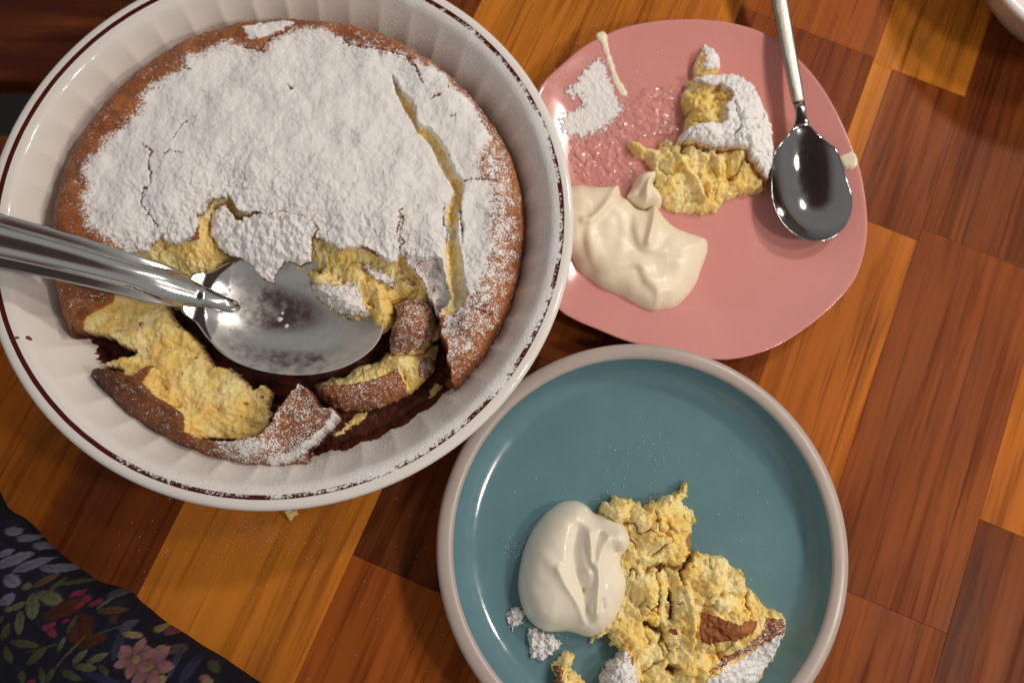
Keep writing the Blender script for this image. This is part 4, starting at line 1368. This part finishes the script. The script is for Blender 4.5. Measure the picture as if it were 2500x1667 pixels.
sugar_pile('sugar_patch', tr('Z5', [(150, 690), (140, 740), (200, 765), (300, 765), (400, 725), (480, 655), (515, 605), (475, 530), (425, 430), (395, 355), (350, 365), (300, 400), (270, 450), (240, 490), (185, 530), (215, 560),
                                    (265, 545), (290, 590), (240, 620), (185, 650)], .9), .5, .10, 'scattered patch of icing sugar on the left of the pink plate', 480, ragged=.34, base=plate_z)

# ================================================================== dessert spoon
Dn = at((1838 / .9408, 262 / .9408), 1.9)
Dt = at((1882 / .9408, 553 / .9408), 1.9)
DU = (Dt - Dn) / np.linalg.norm(Dt - Dn)
DW = np.array([-DU[1], DU[0]])
DL = np.linalg.norm(Dt - Dn)
dessert = tag(empty('dessert_spoon', (Dn[0], Dn[1], 1.2)), 'steel dessert spoon with round dark bowl lying on the pink plate', 'spoon')
dinv = Matrix.Translation((-Dn[0] * CM, -Dn[1] * CM, -1.2 * CM))


def ds_z(u):
    return 1.88 + np.where(np.asarray(u) < 1.2, .10 * ((1.2 - np.asarray(u)) / 1.2) ** 2 * np.clip(1, 0, 1) * (np.asarray(u) > 0) + (np.asarray(u) <= 0) * (.10 - .04 * np.asarray(u) * -1.0), 0)


DB = 2.14
duc = DL - 2.55
b2 = spoon_bowl('bowl', [(.15, 0), (.2, .20), (.42, .34), (.80, .52), (1.25, .92), (1.75, 1.36), (2.35, 1.76)] + [(duc + 2.55 * math.sin(q), DB * math.cos(q)) for q in [math.radians(w_) for w_ in (-14, 5, 24, 43, 60, 76)]] + [(DL, 0)],
                .92, duc, lambda u: 1.88 + .10 * np.clip((1.2 - u) / 1.2, 0, 1) ** 2, lambda u, v: Dn + DU * u + DW * v, M_STEEL2, dessert, ell(duc, duc - .75, 2.6, 2.2), thick=.10, power=2.1)
b2.matrix_parent_inverse = dinv
neck, hdl = [], []
Hf = at((1783 / .9408, -20 / .9408), 2.2)
HU = (Dn - Hf) / np.linalg.norm(Dn - Hf)
HW = np.array([-HU[1], HU[0]])


def flat_bar(name, stations, mat, parent, pinv, place):
    """stations (u, half width, z, half thickness): a bar with rounded corners"""
    V, rows = [], []
    for (u, w, z, t) in stations:
        row = []
        for (cv, cz) in ((-1, -.4), (-1, .4), (-.86, .9), (-.6, 1), (0, 1.12), (.6, 1), (.86, .9), (1, .4), (1, -.4), (.85, -1), (-.85, -1)):
            p = place(u, cv * w)
            row.append(len(V))
            V.append((p[0], p[1], z + cz * t))
        rows.append(row)
    F = []
    for a_, b_ in zip(rows[:-1], rows[1:]):
        n = len(a_)
        for k in range(n):
            F.append((a_[k], a_[(k + 1) % n], b_[(k + 1) % n], b_[k]))
    F += [tuple(rows[0][::-1]), tuple(rows[-1])]
    o = mesh_obj(name, V, F, mat, parent, True, {'dust': np.zeros(len(V))})
    o.matrix_parent_inverse = pinv
    return o


flat_bar('neck', [(-.62, .30, 1.97, .13), (-.3, .28, 1.97, .12), (0, .28, 1.97, .10), (.3, .32, 1.95, .08), (.6, .40, 1.90, .05), (.85, .30, 1.80, .02)], M_STEEL2, dessert, dinv, lambda u, v: Dn + DU * u + DW * v)
flat_bar('handle', [(-14.5, .50, 2.9, .13), (-12, .50, 2.75, .14), (-9, .47, 2.5, .15), (-6, .44, 2.28, .15), (-3.5, .40, 2.12, .15), (-1.6, .35, 2.03, .15), (-.75, .325, 2.0, .155), (-.64, .31, 1.99, .14)], M_BRUSH, dessert, dinv,
         lambda u, v: Dn + HU * u + HW * v)

# ================================================================== bowl at the top right corner
KC = at((2728, -168), 5.2)
kprof = [(0, .6), (3.6, .6), (4.6, 1.1), (6.0, 3.0), (6.9, 4.8), (7.1, 5.1), (7.3, 5.2), (7.7, 5.25), (7.9, 5.15), (7.92, 5.0), (7.75, 4.75), (6.6, 2.9), (5.2, 1.1), (4.4, .4), (4.2, 0), (3.8, 0), (3.6, .3), (0, .35)]
V, F = lathe(kprof, 120)
V = np.array(V)
kr = np.hypot(V[:, 0], V[:, 1])
corner = mesh_obj('white_bowl', V, F, M_WHITE, None, True, {'dust': np.where(kr > 6.9, .36, .15)})
corner.location = (KC[0] * CM, KC[1] * CM, 0)
tag(corner, 'white bowl just peeking in at the top right corner', 'bowl')

# ================================================================== floral cloth, lower left
CL = smooth_poly(tr('A4', [(-420, -330), (-150, 10), (10, 110), (120, 210), (280, 390), (420, 500), (600, 630), (720, 700), (960, 770), (1080, 880), (1180, 960), (1300, 1060), (1480, 1170), (1640, 1280), (1800, 1370),
                          (1960, 1480), (2090, 1570), (2260, 1720), (2200, 2100), (1500, 2500), (200, 2500), (-900, 2000), (-1000, 600)], 2.2), 3)
leafs, petals = [], []       # printed motifs: (cx, cy, length, width, angle, colour) in trace units


def A4(x, y):
    return at((x / 3.588, 1230 + y / 3.588), 2.6)


GRN, OLV, LIL, PNK, MAG, RUS, YEL, BLU = (0.22, 0.24, 0.13), (0.13, 0.15, 0.06), (0.30, 0.29, 0.42), (0.58, 0.27, 0.30), (0.42, 0.05, 0.12), (0.13, 0.038, 0.016), (0.55, 0.42, 0.20), (0.06, 0.065, 0.17)
MOT = [(90, 490, 230, 100, -30, LIL), (215, 535, 230, 90, -30, LIL), (385, 565, 210, 70, 5, LIL), (120, 670, 150, 100, 30, LIL), (105, 830, 130, 90, -35, LIL), (15, 235, 110, 70, 30, LIL), (105, 295, 100, 70, 15, LIL),
       (205, 360, 100, 60, 35, LIL), (20, 430, 110, 60, -30, LIL), (910, 790, 120, 80, -20, (0.16, 0.15, 0.20)), (430, 820, 230, 95, 25, GRN), (310, 890, 220, 95, 75, GRN), (215, 1030, 190, 80, 85, GRN), (360, 670, 170, 60, -40, (0.20, 0.12, 0.07)),
       (240, 720, 70, 60, 0, GRN), (190, 890, 120, 55, -30, GRN), (120, 915, 70, 50, 0, GRN), (90, 1110, 150, 60, -70, OLV), (40, 1010, 90, 50, -40, OLV),
       (560, 920, 330, 130, -25, RUS), (720, 1100, 300, 190, 70, RUS), (830, 1190, 220, 90, -20, RUS), (930, 940, 210, 60, 0, (0.20, 0.09, 0.04)), (960, 1000, 90, 50, 60, (0.14, 0.06, 0.03)),
       (600, 790, 80, 45, -40, MAG), (650, 780, 70, 40, -60, MAG), (705, 830, 80, 50, 20, MAG), (665, 890, 80, 45, -30, MAG), (790, 870, 110, 50, -20, MAG), (440, 1080, 90, 50, 20, MAG), (490, 1120, 90, 60, 40, MAG), (480, 1050, 70, 40, -30, MAG), (590, 1020, 70, 30, -30, MAG), (310, 1550, 90, 40, -20, MAG),
       (250, 1215, 250, 60, 8, OLV), (360, 1320, 200, 70, -45, OLV), (110, 1310, 150, 60, 60, OLV), (400, 1255, 330, 14, -15, OLV), (640, 1290, 330, 16, -50, GRN), (560, 1380, 330, 16, -55, OLV), (730, 1330, 160, 55, -45, GRN), (880, 1340, 180, 60, -25, GRN), (780, 1420, 190, 60, 5, GRN),
       (660, 1490, 180, 60, 25, OLV), (940, 1440, 120, 50, 40, OLV), (410, 1490, 130, 55, 70, OLV), (480, 1490, 110, 50, -70, OLV), (570, 1220, 120, 40, -70, GRN), (930, 1110, 240, 14, -20, OLV), (860, 880, 120, 30, -50, GRN), (640, 1060, 160, 30, -75, OLV),
       (1040, 1220, 260, 70, 95, BLU), (1080, 1070, 120, 80, -30, (0.13, 0.13, 0.20)), (1130, 1150, 150, 50, 12, YEL), (1300, 1110, 80, 60, 10, YEL), (1380, 1130, 110, 70, 30, (0.35, 0.12, 0.18)), (1080, 1310, 70, 70, 0, YEL), (1370, 1285, 90, 70, 20, YEL),
       (1490, 1290, 130, 80, 10, (0.15, 0.13, 0.12)), (1500, 1400, 230, 50, 95, (0.10, 0.10, 0.17)), (1630, 1450, 220, 90, 110, BLU), (920, 1510, 330, 60, 15, BLU), (1800, 1450, 140, 50, 40, OLV), (1760, 1540, 90, 60, 20, PNK), (1790, 1570, 90, 50, 10, YEL), (230, 1500, 100, 60, 70, OLV), (1400, 1545, 130, 80, -20, YEL), (550, 690, 240, 40, -10, OLV), (440, 720, 160, 40, -60, OLV)]
for (fx, fy, n, L, w, off) in ((1310, 1420, 6, 175, 105, 5), (1185, 1350, 6, 150, 90, 40)):
    for k in range(n):
        a_ = math.radians(off + 360 / n * k)
        MOT.append((fx + 100 * math.cos(a_) * L / 175, fy + 100 * math.sin(a_) * L / 175, L, w, off + 360 / n * k, PNK))
for (fx, fy, r, c_) in ((1308, 1420, 46, (0.45, 0.30, 0.16)), (1195, 1360, 44, YEL)):
    MOT.append((fx, fy, r * 1.6, r * 1.3, 40, c_))
M0 = np.array([A4(m_[0], m_[1]) for m_ in MOT])


def cloth_top(x, y, d):
    z = 2.6 * np.sqrt(np.clip(1 - np.clip(1 - d / 2.6, 0, 1) ** 2, 0, 1)) + .12 * fbm(x * .35, y * .35, 3, 801) * np.clip(d, 0, 1) + .4
    col = np.zeros((len(x), 4)) + np.array([.0055, .0055, .013, 1])
    col[:, :3] += (np.clip(fbm(x * 2, y * 2, 3, 803), 0, 1) * .012)[:, None] * np.array([.5, .5, 1.0])
    k = .0195 / 3.588 * 1.02
    for (m_, p) in zip(MOT, M0):
        a_ = -math.radians(m_[4])
        c, s = math.cos(a_), math.sin(a_)
        u, v = ((x - p[0]) * c + (y - p[1]) * s) / (m_[2] * k / 2), (-(x - p[0]) * s + (y - p[1]) * c) / (m_[3] * k / 2)
        w = np.clip(1 - np.abs(u) ** 2.2, 0, 1) ** .8
        inside = sst(1.06, .86, np.abs(v) / np.maximum(w, 1e-3) + .20 * noise(x * 5, y * 5, 805)) * (np.abs(u) < 1)
        tone = (.42 + .75 * np.clip(.5 + .5 * u, 0, 1)) * (1 - .45 * sst(.62, 1.0, np.abs(v) / np.maximum(w, 1e-3))) + .20 * noise(x * 7, y * 7, 807) if m_[5] is PNK else .70 + .45 * np.clip(.5 + .5 * u, 0, 1) + .22 * noise(x * 7, y * 7, 807) - .30 * np.exp(-(v / .14) ** 2)
        c_ = np.array(m_[5])[None] * tone[:, None] * .34
        col[:, :3] = col[:, :3] * (1 - inside[:, None]) + c_ * inside[:, None]
    col[:, :3] = np.clip(col[:, :3], 0, 1)
    return z, {'print': col}


mc = NT('floral_fabric')
vv = mc.coord()
weave = mc.noise(vv, 1600, 2, .5)
pc_ = mc.attr('print').outputs['Color']
M_CLOTH = mc.out(mc.mix(mc.ramp(weave, .3, .7, 0, .30), pc_, mc.mix(1.0, pc_, (.5, .5, .55), 'MULTIPLY')), .9, mc.bump(weave, .4, .0005), spec=.2)
cl = field_solid('floral_cloth', CL, cloth_top, M_CLOTH, step=.055, bottom=.02, wall=2, origin=(*CL.mean(0), 0))
tag(cl, 'dark navy padded cloth printed with pink flowers and leaves, lower left corner', 'cloth')

# ================================================================== loose sugar and crumbs
rng = np.random.default_rng(5)


def grains(name, pts, zs, rads, mat, label, cat, stuff=True, crumb=0.0):
    V, F = [], []
    for (p, z, r) in zip(pts, zs, rads):
        b = len(V)
        for (dx, dy, dz) in ((1, 0, 0), (-1, 0, 0), (0, 1, 0), (0, -1, 0), (0, 0, 1), (0, 0, -.4)):
            j = rng.uniform(.7, 1.3)
            V.append((p[0] + dx * r * j, p[1] + dy * r * j, z + r * .3 + dz * r * .7 * j))
        for f in ((0, 2, 4), (2, 1, 4), (1, 3, 4), (3, 0, 4), (2, 0, 5), (1, 2, 5), (3, 1, 5), (0, 3, 5)):
            F.append(tuple(b + q for q in f))
    o = mesh_obj(name, V, F, mat, None, True, {'dust': np.zeros(len(V)), 'crumb': np.zeros(len(V)) + crumb})
    return tag(o, label, cat, kind='stuff' if stuff else None)


pts, rads = [], []
for (c, sx_, sy_, n, r0) in (((640, 1290), 75, 34, 420, .016), ((620, 1340), 190, 110, 150, .017), ((880, 1450), 160, 120, 60, .018), ((420, 1350), 90, 70, 26, .024), ((1000, 1400), 70, 90, 26, .015), ((2200, 800), 200, 300, 8, .016)):
    for _ in range(n):
        pts.append(at((rng.normal(c[0], sx_), rng.normal(c[1], sy_))))
        rads.append(r0 * rng.uniform(.5, 1.5))
grains('spilled_sugar', pts, [0.0] * len(pts), rads, M_SUGAR, 'fine grains of icing sugar spilled on the wood below the dish', 'icing sugar')
pts, rads, zs = [], [], []
for (c, s_, n) in ((at((1050 + 480 / 2.352, 1050 + 660 / 2.352), .65), .42, 60), (at((1050 + 640 / 2.352, 1050 + 1230 / 2.352), .65), .65, 60), (at((1050 + 470 / 2.352, 1050 + 1080 / 2.352), .65), .4, 30), (at((1300, 1250), .65), 2.4, 40), (at((1560, 1120), .65), 2.2, 110), (at((1850, 1300), .65), 1.8, 30)):
    for _ in range(n):
        p = rng.normal(c, s_)
        if np.hypot(*(p - BC)) < 7.2:
            pts.append(p)
            rads.append(.022 * rng.uniform(.4, 1.7))
            zs.append(.645)
grains('spilled_sugar', pts, zs, rads, M_SUGAR, 'fine icing sugar specks on the blue plate left of the cream', 'icing sugar')
pts, rads, zs = [], [], []
for (c, s_, n) in (((1560, 195), 26, 40), ((1440, 240), 46, 420), ((1410, 300), 42, 260), ((1640, 150), 30, 20)):
    for _ in range(n):
        p = at((rng.normal(c[0], s_), rng.normal(c[1], s_ * .8)), .8)
        pts.append(p)
        rads.append(.022 * rng.uniform(.4, 1.8))
        zs.append(float(plate_z(np.array([p[0]]), np.array([p[1]]))[0]))
grains('spilled_sugar', pts, zs, rads, M_SUGAR, 'fine sugar and crumb specks on the pink plate left of the slice', 'icing sugar')
tc = tr('A5', [(275, 285), (300, 330), (320, 375), (350, 330), (385, 320), (375, 285), (330, 270)], .3)
cake_piece('cake_crumb', tc, .0, [bl('A5', 325, 310, 60, 50, 0, .28, .3)], 'tiny yellow cake crumb on the wood below the pie dish', seed=560, rough=.06, edge=.1, ragged=.04, step=.03, cat='cake crumb')
# sugar lumps on the serving spoon
for (x_, y_, r_, lb) in ((1430, 1370, .13, 'largest white sugar lump in the middle of the serving spoon bowl'), (1500, 1440, .10, 'white sugar lump lowest in the serving spoon bowl'),
                         (1455, 1310, .08, 'tiny sugar lump above the largest one in the serving spoon'), (970, 1120, .08, 'tiny sugar lump beside the nose of the serving spoon handle')):
    p = at((340 + x_ / 4.182, 450 + y_ / 4.182), 1.2)
    u_, v_ = (p - S_tip) @ U, (p - S_tip) @ W_
    zl = float(spoon_z(u_)) - 1.45 * (1 - min(1, float(SV_SHAPE(u_, v_))) ** 2.2)
    ol = np.array([[p[0] + r_ * math.cos(t), p[1] + r_ * math.sin(t)] for t in np.linspace(0, 2 * np.pi, 14, endpoint=False)])
    sugar_pile('sugar_lump', ol, zl, .16, lb, int(x_), ragged=.04, step=.02)['group'] = 'sugar lumps in the serving spoon'
# loose crumbs
pts, rads, zs = [], [], []
for (c, s_, n) in (((1620, 1200), 60, 16), ((1400, 1560), 70, 14), ((1850, 1350), 70, 10), ((1490, 1178), 20, 4)):
    for _ in range(n):
        p = at((rng.normal(c[0], s_), rng.normal(c[1], s_)), .7)
        if np.hypot(*(p - BC)) < 7.2:
            pts.append(p)
            rads.append(.035 * rng.uniform(.5, 1.8))
            zs.append(.64)
grains('loose_crumbs', pts, zs, rads, M_CAKE, 'tiny yellow crumbs scattered round the cake on the blue plate', 'crumbs', crumb=1.0)
pts, rads, zs = [], [], []
for (c, s_, n) in (((1560, 260), 36, 16), ((1590, 180), 30, 10), ((1650, 500), 40, 6)):
    for _ in range(n):
        p = at((rng.normal(c[0], s_), rng.normal(c[1], s_)), .8)
        pts.append(p)
        rads.append(.035 * rng.uniform(.5, 1.7))
        zs.append(float(plate_z(np.array([p[0]]), np.array([p[1]]))[0]))
grains('loose_crumbs', pts, zs, rads, M_CAKE, 'tiny crumbs scattered left of the slice on the pink plate', 'crumbs', crumb=1.0)
